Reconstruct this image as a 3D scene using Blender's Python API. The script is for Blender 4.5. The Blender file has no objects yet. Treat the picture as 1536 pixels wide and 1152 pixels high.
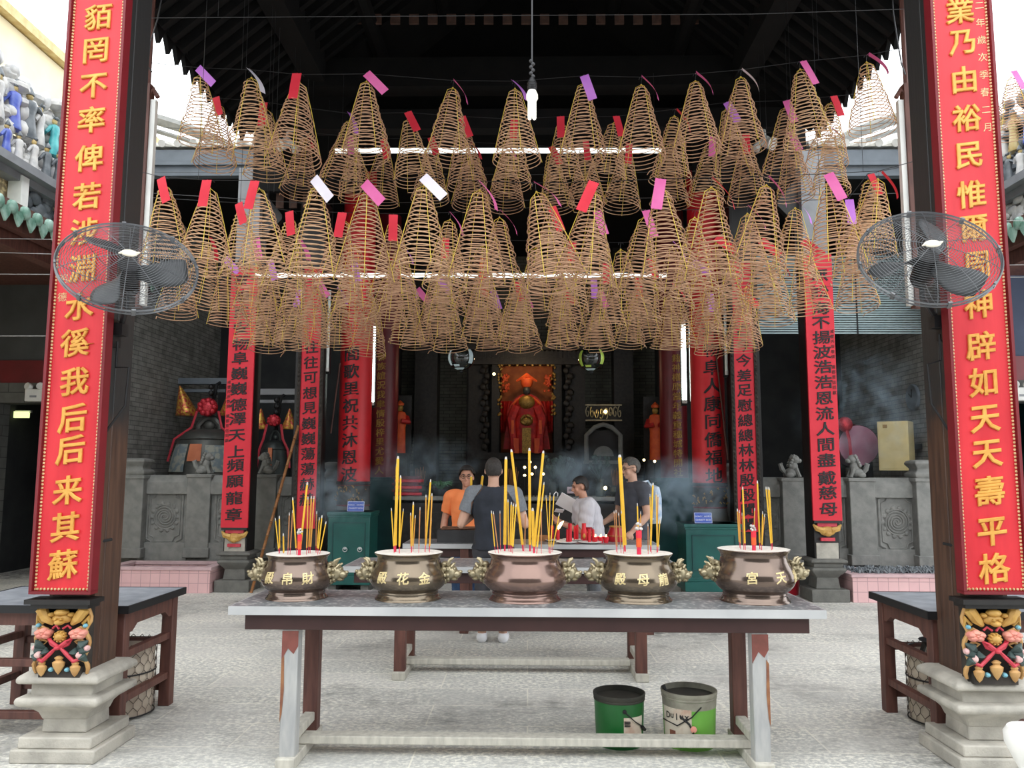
import bpy, math, random
import numpy as np
from mathutils import Matrix, Vector, Euler
R = math.radians; PI = math.pi
sc = bpy.context.scene
COL = sc.collection

# ---------------------------------------------------------------- camera
FPX, EYE = 1205.0, 1.55                      # focal length in pixels of the 1536 wide frame, eye height
pit, yaw, rol = R(6.35), R(1.14), R(0.2)
cd = Vector((-math.sin(yaw)*math.cos(pit), math.cos(yaw)*math.cos(pit), math.sin(pit)))
_r0 = Vector((math.cos(yaw), math.sin(yaw), 0)); _u0 = _r0.cross(cd)
cr = math.cos(rol)*_r0 + math.sin(rol)*_u0
cu = math.cos(rol)*_u0 - math.sin(rol)*_r0
cam = bpy.data.objects.new('camera', bpy.data.cameras.new('camera'))
cam.data.sensor_width = 36; cam.data.lens = 36*FPX/1536; cam.data.clip_start = .05; cam.data.clip_end = 300
m3 = Matrix((cr, cu, -cd)).transposed()
cam.matrix_world = Matrix.Translation((0, 0, EYE)) @ m3.to_4x4()
COL.objects.link(cam); sc.camera = cam

def P(px, py, Y):
    """point of the photograph at distance Y into the court"""
    v = cd + cr*((px-768)/FPX) - cu*((py-576)/FPX)
    return Vector((0, 0, EYE)) + v*(Y/v.y)
def G(px, py, z=0.0):
    v = cd + cr*((px-768)/FPX) - cu*((py-576)/FPX)
    return Vector((0, 0, EYE)) + v*((z-EYE)/v.z)

# ---------------------------------------------------------------- daylight
w = bpy.data.worlds.new('world'); sc.world = w; w.use_nodes = True
bg = w.node_tree.nodes['Background']
bg.inputs[0].default_value = (0.93, 0.97, 1.0, 1); bg.inputs[1].default_value = 2.3
sun = bpy.data.lights.new('sun', 'SUN'); sun.energy = 0.5; sun.angle = R(70); sun.color = (1, .98, .95)
so = bpy.data.objects.new('sun', sun); so.rotation_euler = Euler((R(38), R(4), 0)); COL.objects.link(so)
sc.view_settings.view_transform = 'Standard'; sc.view_settings.look = 'None'
sc.view_settings.gamma = 1; sc.view_settings.use_curve_mapping = False
sc.view_settings.exposure = 0.4
sc.cycles.max_bounces = 8; sc.cycles.diffuse_bounces = 4; sc.cycles.glossy_bounces = 4
sc.cycles.volume_bounces = 1; sc.cycles.transparent_max_bounces = 12

# ---------------------------------------------------------------- materials
def lin(c):
    return tuple(((x/255)/12.92 if x/255 <= .04045 else ((x/255+.055)/1.055)**2.4) for x in c)
MATS = {}
def mat(name, c, c2=None, rough=.6, metal=0, scale=6, det=4, bump=0, emit=0, stretch=(1, 1, 1), lo=.35, hi=.65, spec=.5, alpha=1, trans=0, bscale=None):
    """procedural surface: two tones mixed by noise in object space, optional bump"""
    m = bpy.data.materials.new(name); m.use_nodes = True
    nt = m.node_tree; b = nt.nodes['Principled BSDF']
    b.inputs['Roughness'].default_value = rough; b.inputs['Metallic'].default_value = metal
    b.inputs['Specular IOR Level'].default_value = spec
    a = lin(c)
    tc = nt.nodes.new('ShaderNodeTexCoord'); mp = nt.nodes.new('ShaderNodeMapping')
    nt.links.new(tc.outputs['Object'], mp.inputs[0]); mp.inputs['Scale'].default_value = stretch
    nz = nt.nodes.new('ShaderNodeTexNoise'); nz.inputs['Scale'].default_value = scale; nz.inputs['Detail'].default_value = det
    nt.links.new(mp.outputs[0], nz.inputs['Vector'])
    cr_ = nt.nodes.new('ShaderNodeValToRGB')
    cr_.color_ramp.elements[0].position = lo; cr_.color_ramp.elements[1].position = hi
    cr_.color_ramp.elements[0].color = (*a, 1)
    cr_.color_ramp.elements[1].color = (*(lin(c2) if c2 else tuple(x*1.15 for x in a)), 1)
    nt.links.new(nz.outputs['Fac'], cr_.inputs[0]); nt.links.new(cr_.outputs[0], b.inputs['Base Color'])
    if bump:
        n2 = nz
        if bscale:
            n2 = nt.nodes.new('ShaderNodeTexNoise'); n2.inputs['Scale'].default_value = bscale; n2.inputs['Detail'].default_value = 6
            nt.links.new(mp.outputs[0], n2.inputs['Vector'])
        bp = nt.nodes.new('ShaderNodeBump'); bp.inputs['Strength'].default_value = bump; bp.inputs['Distance'].default_value = .01
        nt.links.new(n2.outputs['Fac'], bp.inputs['Height']); nt.links.new(bp.outputs[0], b.inputs['Normal'])
    if emit:
        b.inputs['Emission Color'].default_value = (*a, 1); b.inputs['Emission Strength'].default_value = emit
    if trans: b.inputs['Transmission Weight'].default_value = trans
    if alpha < 1: b.inputs['Alpha'].default_value = alpha
    MATS[name] = m
    return m

def brickmat(name, c1, c2, mortar, bw=.26, bh=.07, ms=.006, rough=.85, off=.5, bump=.4, axis='wall', noise=.5, spec=.3):
    m = bpy.data.materials.new(name); m.use_nodes = True
    nt = m.node_tree; b = nt.nodes['Principled BSDF']; b.inputs['Roughness'].default_value = rough
    b.inputs['Specular IOR Level'].default_value = spec
    ge = nt.nodes.new('ShaderNodeNewGeometry'); sp = nt.nodes.new('ShaderNodeSeparateXYZ'); nt.links.new(ge.outputs['Position'], sp.inputs[0])
    cb = nt.nodes.new('ShaderNodeCombineXYZ')
    if axis == 'wall':
        ad = nt.nodes.new('ShaderNodeMath'); ad.operation = 'ADD'
        nt.links.new(sp.outputs[0], ad.inputs[0]); nt.links.new(sp.outputs[1], ad.inputs[1])
        nt.links.new(ad.outputs[0], cb.inputs[0]); nt.links.new(sp.outputs[2], cb.inputs[1])
    else:
        nt.links.new(sp.outputs[0], cb.inputs[0]); nt.links.new(sp.outputs[1], cb.inputs[1])
    br = nt.nodes.new('ShaderNodeTexBrick'); nt.links.new(cb.outputs[0], br.inputs['Vector'])
    br.inputs['Color1'].default_value = (*lin(c1), 1); br.inputs['Color2'].default_value = (*lin(c2), 1); br.inputs['Mortar'].default_value = (*lin(mortar), 1)
    br.inputs['Scale'].default_value = 1; br.inputs['Mortar Size'].default_value = ms; br.inputs['Brick Width'].default_value = bw
    br.inputs['Row Height'].default_value = bh; br.inputs['Mortar Smooth'].default_value = .2; br.offset = off
    nz = nt.nodes.new('ShaderNodeTexNoise'); nz.inputs['Scale'].default_value = 5; nz.inputs['Detail'].default_value = 8
    nt.links.new(ge.outputs['Position'], nz.inputs['Vector'])
    mx = nt.nodes.new('ShaderNodeMix'); mx.data_type = 'RGBA'; mx.blend_type = 'MULTIPLY'; mx.inputs[0].default_value = noise
    rp = nt.nodes.new('ShaderNodeValToRGB'); rp.color_ramp.elements[0].position = .3; rp.color_ramp.elements[1].position = .7
    rp.color_ramp.elements[0].color = (.35, .35, .35, 1)
    nt.links.new(nz.outputs['Fac'], rp.inputs[0])
    nt.links.new(br.outputs['Color'], mx.inputs[6]); nt.links.new(rp.outputs[0], mx.inputs[7])
    nt.links.new(mx.outputs[2], b.inputs['Base Color'])
    if bump:
        bp = nt.nodes.new('ShaderNodeBump'); bp.inputs['Strength'].default_value = bump; bp.inputs['Distance'].default_value = .008; bp.invert = True
        nt.links.new(br.outputs['Fac'], bp.inputs['Height']); nt.links.new(bp.outputs[0], b.inputs['Normal'])
    MATS[name] = m
    return m

def floormat():
    """pale granite slabs, ash powder trodden into them, lighter joints"""
    m = bpy.data.materials.new('granite_floor'); m.use_nodes = True
    nt = m.node_tree; b = nt.nodes['Principled BSDF']; b.inputs['Roughness'].default_value = .8; b.inputs['Specular IOR Level'].default_value = .3
    ge = nt.nodes.new('ShaderNodeNewGeometry')
    br = nt.nodes.new('ShaderNodeTexBrick'); nt.links.new(ge.outputs['Position'], br.inputs['Vector'])
    br.inputs['Scale'].default_value = 1; br.inputs['Brick Width'].default_value = 1.7; br.inputs['Row Height'].default_value = .43
    br.inputs['Mortar Size'].default_value = .007; br.inputs['Mortar Smooth'].default_value = .6; br.offset = .37
    br.inputs['Color1'].default_value = (*lin((182, 182, 178)), 1); br.inputs['Color2'].default_value = (*lin((198, 196, 191)), 1); br.inputs['Mortar'].default_value = (*lin((226, 222, 210)), 1)
    mp = nt.nodes.new('ShaderNodeMapping'); mp.inputs['Scale'].default_value = (1, 1.25, 1); nt.links.new(ge.outputs['Position'], mp.inputs[0])
    def noise(sc_, lo, hi, det=6):
        n = nt.nodes.new('ShaderNodeTexNoise'); n.inputs['Scale'].default_value = sc_; n.inputs['Detail'].default_value = det; n.inputs['Roughness'].default_value = .65
        nt.links.new(mp.outputs[0], n.inputs['Vector'])
        r_ = nt.nodes.new('ShaderNodeMapRange'); r_.inputs[1].default_value = lo; r_.inputs[2].default_value = hi
        nt.links.new(n.outputs['Fac'], r_.inputs[0]); return r_.outputs[0]
    big = noise(.8, .38, .62); fine = noise(30, .44, .62, 10)
    ml = nt.nodes.new('ShaderNodeMath'); ml.operation = 'MULTIPLY'; nt.links.new(big, ml.inputs[0]); nt.links.new(fine, ml.inputs[1])
    ml2 = nt.nodes.new('ShaderNodeMath'); ml2.operation = 'MULTIPLY_ADD'; nt.links.new(fine, ml2.inputs[0]); ml2.inputs[1].default_value = .45; nt.links.new(ml.outputs[0], ml2.inputs[2]); ml2.use_clamp = True
    mx = nt.nodes.new('ShaderNodeMix'); mx.data_type = 'RGBA'; nt.links.new(ml2.outputs[0], mx.inputs[0])
    nt.links.new(br.outputs['Color'], mx.inputs[6]); mx.inputs[7].default_value = (*lin((240, 237, 226)), 1)
    st = noise(.55, .50, .66); st2 = noise(9, .36, .6); ms = nt.nodes.new('ShaderNodeMath'); ms.operation = 'MULTIPLY'; nt.links.new(st, ms.inputs[0]); nt.links.new(st2, ms.inputs[1])
    dk = nt.nodes.new('ShaderNodeMix'); dk.data_type = 'RGBA'; nt.links.new(ms.outputs[0], dk.inputs[0]); nt.links.new(mx.outputs[2], dk.inputs[6]); dk.inputs[7].default_value = (*lin((120, 119, 115)), 1)
    nt.links.new(dk.outputs[2], b.inputs['Base Color'])
    bp = nt.nodes.new('ShaderNodeBump'); bp.inputs['Strength'].default_value = .5; bp.inputs['Distance'].default_value = .006
    nt.links.new(fine, bp.inputs['Height']); nt.links.new(bp.outputs[0], b.inputs['Normal'])
    MATS['floor'] = m; return m

def sootwood():
    """brown timber, blackened by soot from about head height up, ragged edge"""
    m = mat('sooty_timber', (62, 42, 33), (88, 62, 48), rough=.55, scale=5, stretch=(6, 6, .5), bump=.25)
    nt = m.node_tree; b = nt.nodes['Principled BSDF']
    ge = nt.nodes.new('ShaderNodeNewGeometry'); sp = nt.nodes.new('ShaderNodeSeparateXYZ'); nt.links.new(ge.outputs['Position'], sp.inputs[0])
    nz = nt.nodes.new('ShaderNodeTexNoise'); nz.inputs['Scale'].default_value = 4; nt.links.new(ge.outputs['Position'], nz.inputs['Vector'])
    ad = nt.nodes.new('ShaderNodeMath'); ad.operation = 'MULTIPLY_ADD'; nt.links.new(nz.outputs['Fac'], ad.inputs[0]); ad.inputs[1].default_value = .9; nt.links.new(sp.outputs[2], ad.inputs[2])
    mr = nt.nodes.new('ShaderNodeMapRange'); mr.inputs[1].default_value = 2.15; mr.inputs[2].default_value = 2.5; nt.links.new(ad.outputs[0], mr.inputs[0])
    mx = nt.nodes.new('ShaderNodeMix'); mx.data_type = 'RGBA'; nt.links.new(mr.outputs[0], mx.inputs[0])
    src = b.inputs['Base Color'].links[0].from_socket
    nt.links.new(src, mx.inputs[6]); mx.inputs[7].default_value = (*lin((38, 37, 37)), 1)
    nt.links.new(mx.outputs[2], b.inputs['Base Color'])
    return m

floormat(); sootwood()
mat('red_lacquer', (196, 26, 40), (214, 42, 52), rough=.45, scale=3, stretch=(3, 3, .6), bump=.1)
mat('red_paper', (206, 30, 50), (216, 40, 58), rough=.6, scale=4)
mat('dark_red', (96, 16, 26), (112, 22, 32), rough=.4, scale=3)
mat('red_round', (196, 22, 34), (206, 30, 40), rough=.45, scale=3)
mat('maroon', (110, 18, 28), rough=.5)
mat('gold_leaf', (226, 170, 82), (206, 146, 62), rough=.42, metal=.25, scale=14, bump=.2)
mat('gold_bead', (224, 196, 150), (196, 160, 112), rough=.35, metal=.2, scale=30)
mat('gold_dull', (176, 140, 66), (150, 112, 48), rough=.5, metal=.3, scale=20)
mat('ink', (24, 22, 26), rough=.6)
mat('blackwood', (22, 20, 20), (30, 27, 26), rough=.5, scale=4, stretch=(4, 4, .5), bump=.1)
mat('roofwood', (15, 15, 16), (21, 20, 20), rough=.9, spec=.2, scale=5, bump=.2)
mat('terracotta', (92, 66, 56), (70, 52, 46), rough=.85, scale=12)
mat('gray_stone', (118, 119, 116), (136, 136, 132), rough=.8, scale=9, det=8, bump=.25, bscale=60)
mat('dark_stone', (96, 96, 92), (112, 111, 106), rough=.8, scale=9, det=8, bump=.25, bscale=60)
mat('base_stone', (158, 154, 145), (190, 185, 174), rough=.85, scale=7, det=8, bump=.35, bscale=70)
mat('gray_paint', (128, 130, 134), (140, 142, 146), rough=.6, scale=5)
mat('slate_paint', (96, 104, 112), (106, 114, 122), rough=.6, scale=5)
mat('steel', (186, 188, 190), (206, 207, 208), rough=.4, metal=.4, scale=3, stretch=(1, 6, 1), bump=.05)
mat('steel_top', (136, 140, 144), (214, 214, 212), rough=.4, metal=.5, scale=34, det=10, lo=.5, hi=.68, bump=.05)
mat('leg_wood', (80, 48, 42), (104, 66, 56), rough=.6, scale=7, stretch=(4, 4, .6), bump=.15)
mat('apron_paint', (52, 28, 27), (60, 34, 32), rough=.5, scale=6)
mat('ash_wood', (172, 168, 158), (196, 192, 180), rough=.8, scale=8, stretch=(4, 4, 1), bump=.2)
mat('galv', (166, 167, 168), (186, 186, 184), rough=.5, metal=.3, scale=9, stretch=(3, 3, .7))
mat('rust', (146, 100, 66), (112, 66, 52), rough=.8, scale=14)
mat('bronze', (108, 94, 86), (120, 104, 94), rough=.17, metal=.75, scale=4, bump=.04, bscale=40)
mat('bronze_red', (120, 98, 90), (130, 106, 97), rough=.17, metal=.7, scale=4, bump=.03, bscale=40)
mat('bronze_olive', (110, 98, 84), (120, 108, 92), rough=.18, metal=.75, scale=4, bump=.04, bscale=40)
mat('bronze_pale', (176, 164, 134), (150, 138, 110), rough=.35, metal=.6, scale=18)
mat('gold_char', (226, 208, 160), (206, 186, 134), rough=.4, metal=.4, scale=20)
mat('ash', (226, 222, 214), (206, 200, 192), rough=.95, scale=40, bump=.3)
mat('stick_yellow', (226, 180, 52), (216, 166, 40), rough=.7, scale=20)
mat('stick_ochre', (206, 150, 62), (196, 136, 52), rough=.7, scale=20)
mat('stick_brown', (176, 122, 78), (160, 108, 68), rough=.8, scale=20)
mat('stick_red', (212, 34, 74), (196, 26, 60), rough=.6, scale=20)
mat('tip_ash', (214, 210, 206), (170, 164, 160), rough=.95, scale=60)
mat('coil_a', (222, 182, 146), (200, 158, 124), rough=.8, scale=7)
mat('coil_b', (208, 166, 134), (186, 144, 114), rough=.8, scale=7)
mat('yarn', (240, 216, 96), (230, 200, 84), rough=.8)
mat('wire', (70, 70, 72), rough=.5, metal=.5)
mat('wire_dark', (40, 40, 42), rough=.5, metal=.4)
mat('tag_red', (214, 36, 58), (226, 50, 68), rough=.7)
mat('tag_pink', (224, 110, 170), (214, 92, 156), rough=.7)
mat('tag_purple', (196, 124, 214), (184, 108, 206), rough=.7)
mat('tag_white', (236, 230, 240), (226, 218, 232), rough=.7)
mat('fan_wire', (96, 98, 102), (120, 122, 124), rough=.45, metal=.5, scale=10)
mat('fan_blade', (66, 68, 70), (78, 80, 82), rough=.5, metal=.3)
mat('fan_cap', (232, 226, 208), (222, 214, 196), rough=.5)
mat('black_metal', (30, 30, 32), rough=.5, metal=.3)
mat('cord_black', (20, 20, 22), rough=.6)
mat('white_plastic', (226, 226, 222), (214, 214, 210), rough=.5)
mat('cream_wall', (236, 224, 190), (226, 212, 176), rough=.9, scale=2)
mat('lamp_white', (246, 240, 226), rough=.4)
mat('tube_glow', (240, 255, 246), rough=.4, emit=9)
mat('lamp_green', (214, 226, 160), rough=.4, emit=1.2)
mat('tube_soft', (244, 250, 246), rough=.4, emit=1.3)
mat('cfl_white', (250, 248, 240), rough=.4, emit=.8)
mat('leg_paint', (124, 68, 60), (104, 58, 50), rough=.6, scale=14)
mat('tube_off', (226, 232, 228), rough=.35)
mat('tube_greenish', (150, 168, 156), rough=.35)
mat('flame', (255, 214, 130), rough=.5, emit=9)
mat('bulb_warm', (255, 226, 150), rough=.4, emit=9)
mat('green_paint', (10, 78, 74), (14, 88, 82), rough=.4, scale=4)
mat('green_dark', (14, 62, 64), (18, 72, 72), rough=.45, scale=4)
mat('blue_sign', (58, 92, 196), (50, 82, 184), rough=.5)
mat('white_paint', (236, 236, 232), rough=.6)
mat('pale_sign', (196, 172, 180), rough=.6)
mat('bucket_green', (18, 88, 36), (24, 98, 42), rough=.4, scale=4)
mat('bucket_lime', (98, 164, 60), (120, 180, 78), rough=.4, scale=3)
mat('bucket_rim', (150, 148, 132), (120, 116, 104), rough=.6, scale=12)
mat('bucket_dark', (40, 40, 36), (58, 56, 48), rough=.8, scale=8)
mat('label_cream', (206, 196, 178), (178, 140, 120), rough=.8, scale=9, lo=.5, hi=.75)
mat('pink_stone', (206, 176, 178), (190, 160, 164), rough=.7, scale=8)
mat('gold_bat', (206, 164, 88), (178, 134, 62), rough=.5, scale=16, bump=.2)
mat('flower_pink', (214, 132, 118), (226, 158, 140), rough=.6, scale=20)
mat('ribbon_red', (186, 44, 62), (200, 66, 80), rough=.55, scale=18)
mat('leaf_green', (66, 84, 80), (52, 70, 68), rough=.6, scale=16)
mat('gourd_tan', (198, 156, 98), (178, 134, 80), rough=.55, scale=14)
mat('sky_paint', (130, 190, 206), (110, 170, 190), rough=.6)
mat('peach_white', (226, 196, 190), (220, 170, 168), rough=.6)
mat('carved_dark', (40, 36, 33), (62, 56, 50), rough=.8, scale=14)
mat('skin', (196, 146, 122), (184, 134, 112), rough=.55, scale=9)
mat('skin_pale', (206, 164, 142), (196, 152, 130), rough=.55, scale=9)
mat('hair', (24, 22, 22), (34, 31, 30), rough=.6, scale=40, bump=.3)
mat('hair_dark', (40, 36, 34), (56, 51, 48), rough=.7, scale=60, bump=.3)
mat('table_gray', (150, 156, 166), (184, 188, 196), rough=.35, metal=.25, scale=8, det=8)
mat('hair_gray', (62, 60, 58), (84, 82, 78), rough=.7, scale=60, bump=.3)
mat('orange_cloth', (240, 138, 82), (232, 126, 70), rough=.85, scale=6, bump=.15)
mat('navy_cloth', (36, 40, 48), (46, 50, 60), rough=.9, scale=8, bump=.15)
mat('gray_cloth', (112, 116, 122), (124, 128, 134), rough=.9, scale=60, bump=.1)
mat('charcoal_cloth', (66, 68, 76), (78, 80, 88), rough=.9, scale=8, bump=.15)
mat('white_cloth', (206, 204, 210), (192, 190, 198), rough=.9, scale=8, stretch=(5, 5, 1), bump=.2)
mat('jeans', (52, 76, 112), (64, 90, 128), rough=.9, scale=20)
mat('trousers', (50, 50, 54), (60, 60, 66), rough=.9, scale=10)
mat('shoe_white', (226, 226, 230), rough=.6)
mat('shoe_dark', (50, 48, 48), rough=.6)
mat('paper', (236, 234, 236), (226, 224, 228), rough=.8)
mat('eye_dark', (20, 16, 14), rough=.4)
mat('bag_blue', (150, 176, 206), (206, 214, 224), rough=.8, scale=14)
mat('candle_red', (206, 30, 44), (190, 22, 38), rough=.45, emit=.06)
mat('jar_red', (150, 20, 36), (170, 28, 44), rough=.3)
mat('box_dark', (58, 58, 60), (46, 46, 48), rough=.7, scale=8)
mat('incense_pile', (120, 84, 64), (96, 66, 50), rough=.9, scale=30)
mat('bell_bronze', (74, 76, 74), (92, 92, 88), rough=.5, metal=.5, scale=7)
mat('bell_dark', (48, 54, 54), (60, 66, 64), rough=.45, metal=.5, scale=7)
mat('relief_paint', (150, 150, 140), (110, 122, 128), rough=.7, scale=12, lo=.45, hi=.55)
mat('orange_paint', (200, 120, 84), (186, 106, 72), rough=.7)
mat('tinsel_red', (170, 24, 44), (206, 60, 70), rough=.3, metal=.4, scale=60, bump=.5)
mat('tinsel_gold', (206, 170, 70), (176, 60, 60), rough=.3, metal=.5, scale=30, lo=.4, hi=.6, bump=.5)
mat('drum_skin', (196, 140, 160), (176, 120, 142), rough=.7, scale=4)
mat('bamboo', (150, 100, 52), (122, 78, 40), rough=.55, scale=12, stretch=(1, 1, 6))
mat('blind_slat', (176, 196, 198), (160, 182, 186), rough=.6, scale=5)
mat('cabinet_cream', (226, 208, 152), (214, 196, 140), rough=.5)
mat('tile_roof', (176, 174, 168), (204, 202, 196), rough=.9, scale=6, det=6, bump=.3)
mat('glaze_green', (96, 140, 122), (160, 190, 178), rough=.3, scale=10)
mat('ceramic_white', (214, 212, 208), (186, 186, 186), rough=.4, scale=9, lo=.4, hi=.6)
mat('ceramic_gray', (120, 126, 130), (84, 90, 96), rough=.4, scale=9)
mat('ceramic_blue', (70, 84, 186), (110, 130, 200), rough=.3, scale=9)
mat('ceramic_teal', (90, 196, 196), (70, 160, 170), rough=.3, scale=9)
mat('ceramic_ochre', (206, 186, 130), (190, 160, 100), rough=.4, scale=9)
mat('relief_cream', (226, 206, 160), (150, 132, 104), rough=.8, scale=22, lo=.42, hi=.55, bump=.8)
mat('screen_gray', (66, 68, 68), (74, 76, 76), rough=.7, scale=3)
mat('screen_blue', (58, 68, 92), (66, 76, 100), rough=.7, scale=3)
mat('robe_red', (196, 36, 30), (150, 20, 22), rough=.6, scale=12, bump=.3)
mat('robe_orange', (226, 96, 36), (206, 70, 28), rough=.6, scale=8)
mat('canopy_orange', (176, 96, 44), (150, 76, 34), rough=.7, scale=6)
mat('statue_gold', (120, 92, 40), (170, 132, 60), rough=.4, metal=.5, scale=40, bump=.4)
mat('lantern_glass', (30, 34, 32), rough=.1, spec=.8)
mat('lantern_glint_white', (206, 226, 232), rough=.2)  # colour of the reflections painted on the lantern globes
mat('lantern_glint_lime', (186, 214, 96), rough=.2)
mat('plant_green', (60, 120, 60), (40, 90, 40), rough=.7, scale=20)
mat('plastic_sheet', (196, 184, 166), (170, 154, 138), rough=.4, scale=6, bump=.3)
mat('mesh_wire', (90, 80, 72), rough=.6, metal=.4)
mat('black_lid', (24, 24, 24), rough=.5)
mat('shrine_wood', (28, 26, 25), (44, 40, 36), rough=.6, scale=18, bump=.4)
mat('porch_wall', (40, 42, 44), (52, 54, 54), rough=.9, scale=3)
brickmat('brick_gray', (142, 142, 138), (164, 163, 158), (108, 108, 106), noise=.7)
brickmat('brick_dark', (104, 104, 94), (118, 117, 106), (70, 70, 66))
brickmat('pink_tile', (226, 186, 186), (222, 180, 182), (186, 150, 152), bw=.125, bh=.125, ms=.004, off=0, rough=.35, bump=.2, noise=.15)
brickmat('stone_block', (96, 97, 94), (108, 108, 104), (70, 70, 68), bw=.5, bh=.16)
# ---------------------------------------------------------------- mesh building
class B:
    """collects shapes into one mesh"""
    def __init__(s): s.v = []; s.f = []
    def add(s, vs, fs, M=None):
        n = len(s.v)
        if M is not None: vs = [M @ Vector(p) for p in vs]
        s.v.extend([tuple(p) for p in vs]); s.f.extend([tuple(i+n for i in f) for f in fs]); return s
    def box(s, c, d, M=None, taper=1.0):
        x, y, z = d[0]/2, d[1]/2, d[2]/2; vs = []
        for k, t in ((-1, 1), (1, taper)):
            for a, b in ((-1, -1), (1, -1), (1, 1), (-1, 1)): vs.append((c[0]+a*x*t, c[1]+b*y*t, c[2]+k*z))
        return s.add(vs, [(3, 2, 1, 0), (4, 5, 6, 7), (0, 1, 5, 4), (1, 2, 6, 5), (2, 3, 7, 6), (3, 0, 4, 7)], M)
    def bar(s, a, b, wd, ht=None, up=(0, 0, 1)):
        a = Vector(a); b = Vector(b); d = (b-a); L = d.length; d.normalize(); ht = ht or wd
        u = Vector(up)
        if abs(d.dot(u)) > .95: u = Vector((0, 1, 0))
        x = d.cross(u).normalized(); y = x.cross(d)
        M = Matrix((x, d, y)).transposed().to_4x4(); M.translation = (a+b)/2
        return s.box((0, 0, 0), (wd, L, ht), M)
    def tube(s, pts, r, n=6, closed=False, caps=True, M=None):
        pts = [Vector(p) for p in pts]; k = len(pts); vs = []; fs = []
        rr = r if hasattr(r, '__len__') else [r]*k
        prev = None
        for i, p in enumerate(pts):
            if closed: t = pts[(i+1) % k]-pts[i-1]
            else: t = pts[min(i+1, k-1)]-pts[max(i-1, 0)]
            if t.length < 1e-9: t = Vector((0, 0, 1))
            t.normalize()
            if prev is None:
                a = Vector((0, 0, 1)) if abs(t.z) < .9 else Vector((1, 0, 0))
                x = t.cross(a).normalized()
            else:
                x = (prev - t*prev.dot(t)).normalized()
            prev = x; y = t.cross(x)
            for j in range(n):
                q = 2*PI*j/n; vs.append(p+(x*math.cos(q)+y*math.sin(q))*rr[i])
        m = k if closed else k-1
        for i in range(m):
            for j in range(n):
                a = i*n+j; b = i*n+(j+1) % n; c = ((i+1) % k)*n+(j+1) % n; d = ((i+1) % k)*n+j
                fs.append((a, b, c, d))
        if caps and not closed: fs.append(tuple(range(n-1, -1, -1))); fs.append(tuple((k-1)*n+j for j in range(n)))
        return s.add(vs, fs, M)
    def lathe(s, prof, n=24, c=(0, 0, 0), M=None, square=False, sx=1, sy=1):
        vs = []; fs = []; k = len(prof)
        for (r, z) in prof:
            for j in range(n):
                q = 2*PI*(j+.5)/n
                f = 1/math.cos(PI/4) if square else 1
                vs.append((c[0]+r*f*sx*math.cos(q), c[1]+r*f*sy*math.sin(q), c[2]+z))
        for i in range(k-1):
            for j in range(n): fs.append((i*n+j, i*n+(j+1) % n, (i+1)*n+(j+1) % n, (i+1)*n+j))
        if prof[0][0] > 1e-4: fs.append(tuple(range(n-1, -1, -1)))
        if prof[-1][0] > 1e-4: fs.append(tuple((k-1)*n+j for j in range(n)))
        return s.add(vs, fs, M)
    def ball(s, c, r, n=10, m=7, M=None):
        rx, ry, rz = r if hasattr(r, '__len__') else (r, r, r); vs = [(c[0], c[1], c[2]-rz)]; fs = []
        for i in range(1, m):
            t = -PI/2+PI*i/m
            for j in range(n): vs.append((c[0]+rx*math.cos(t)*math.cos(2*PI*j/n), c[1]+ry*math.cos(t)*math.sin(2*PI*j/n), c[2]+rz*math.sin(t)))
        vs.append((c[0], c[1], c[2]+rz)); e = len(vs)-1
        for j in range(n):
            fs.append((0, 1+(j+1) % n, 1+j)); fs.append((e, e-n+j, e-n+(j+1) % n))
        for i in range(m-2):
            for j in range(n): a = 1+i*n; fs.append((a+j, a+(j+1) % n, a+n+(j+1) % n, a+n+j))
        return s.add(vs, fs, M)
    def prism(s, poly, y0, y1, M=None):
        """outline in x,z extruded along y"""
        n = len(poly); vs = [(x, y0, z) for x, z in poly]+[(x, y1, z) for x, z in poly]
        fs = [tuple(range(n)), tuple(range(2*n-1, n-1, -1))]
        for i in range(n): fs.append((i, i+n, (i+1) % n+n, (i+1) % n))
        return s.add(vs, fs, M)
    def grid(s, fn, nu, nv, M=None):
        vs = [fn(i/nu, j/nv) for j in range(nv+1) for i in range(nu+1)]; k = nu+1
        return s.add(vs, [(j*k+i, j*k+i+1, (j+1)*k+i+1, (j+1)*k+i) for j in range(nv) for i in range(nu)], M)

def mesh_of(name, b):
    me = bpy.data.meshes.new(name); me.from_pydata(b.v, [], b.f); me.update(); return me
def part(name, b, m, parent=None, smooth=True, bev=0, label=None, ang=40, solid=0):
    me = b if isinstance(b, bpy.types.Mesh) else mesh_of(name, b)
    if smooth and not isinstance(b, bpy.types.Mesh):
        me.shade_smooth(); me.set_sharp_from_angle(angle=R(ang))
    if not len(me.materials): me.materials.append(MATS[m])
    o = bpy.data.objects.new(name, me); COL.objects.link(o)
    if parent: o.parent = parent
    if bev:
        md = o.modifiers.new('bevel', 'BEVEL'); md.width = bev; md.segments = 2; md.limit_method = 'ANGLE'
    if solid:
        md = o.modifiers.new('solid', 'SOLIDIFY'); md.thickness = solid; md.offset = 0
    if label: o['label'] = label
    return o
def thing(name, label, cat, loc=(0, 0, 0), rz=0, group=None):
    o = bpy.data.objects.new(name, None); COL.objects.link(o); o.location = loc; o.rotation_euler = (0, 0, rz)
    o.empty_display_size = .1
    o['label'] = label; o['category'] = cat
    if group: o['group'] = group
    return o
def tag(o, label, cat, group=None, kind=None):
    o['label'] = label; o['category'] = cat
    if group: o['group'] = group
    if kind: o['kind'] = kind
    return o
def struct(name, b, m, smooth=False, **k):
    o = part(name, b, m, smooth=smooth, **k); o['kind'] = 'structure'; return o
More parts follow.
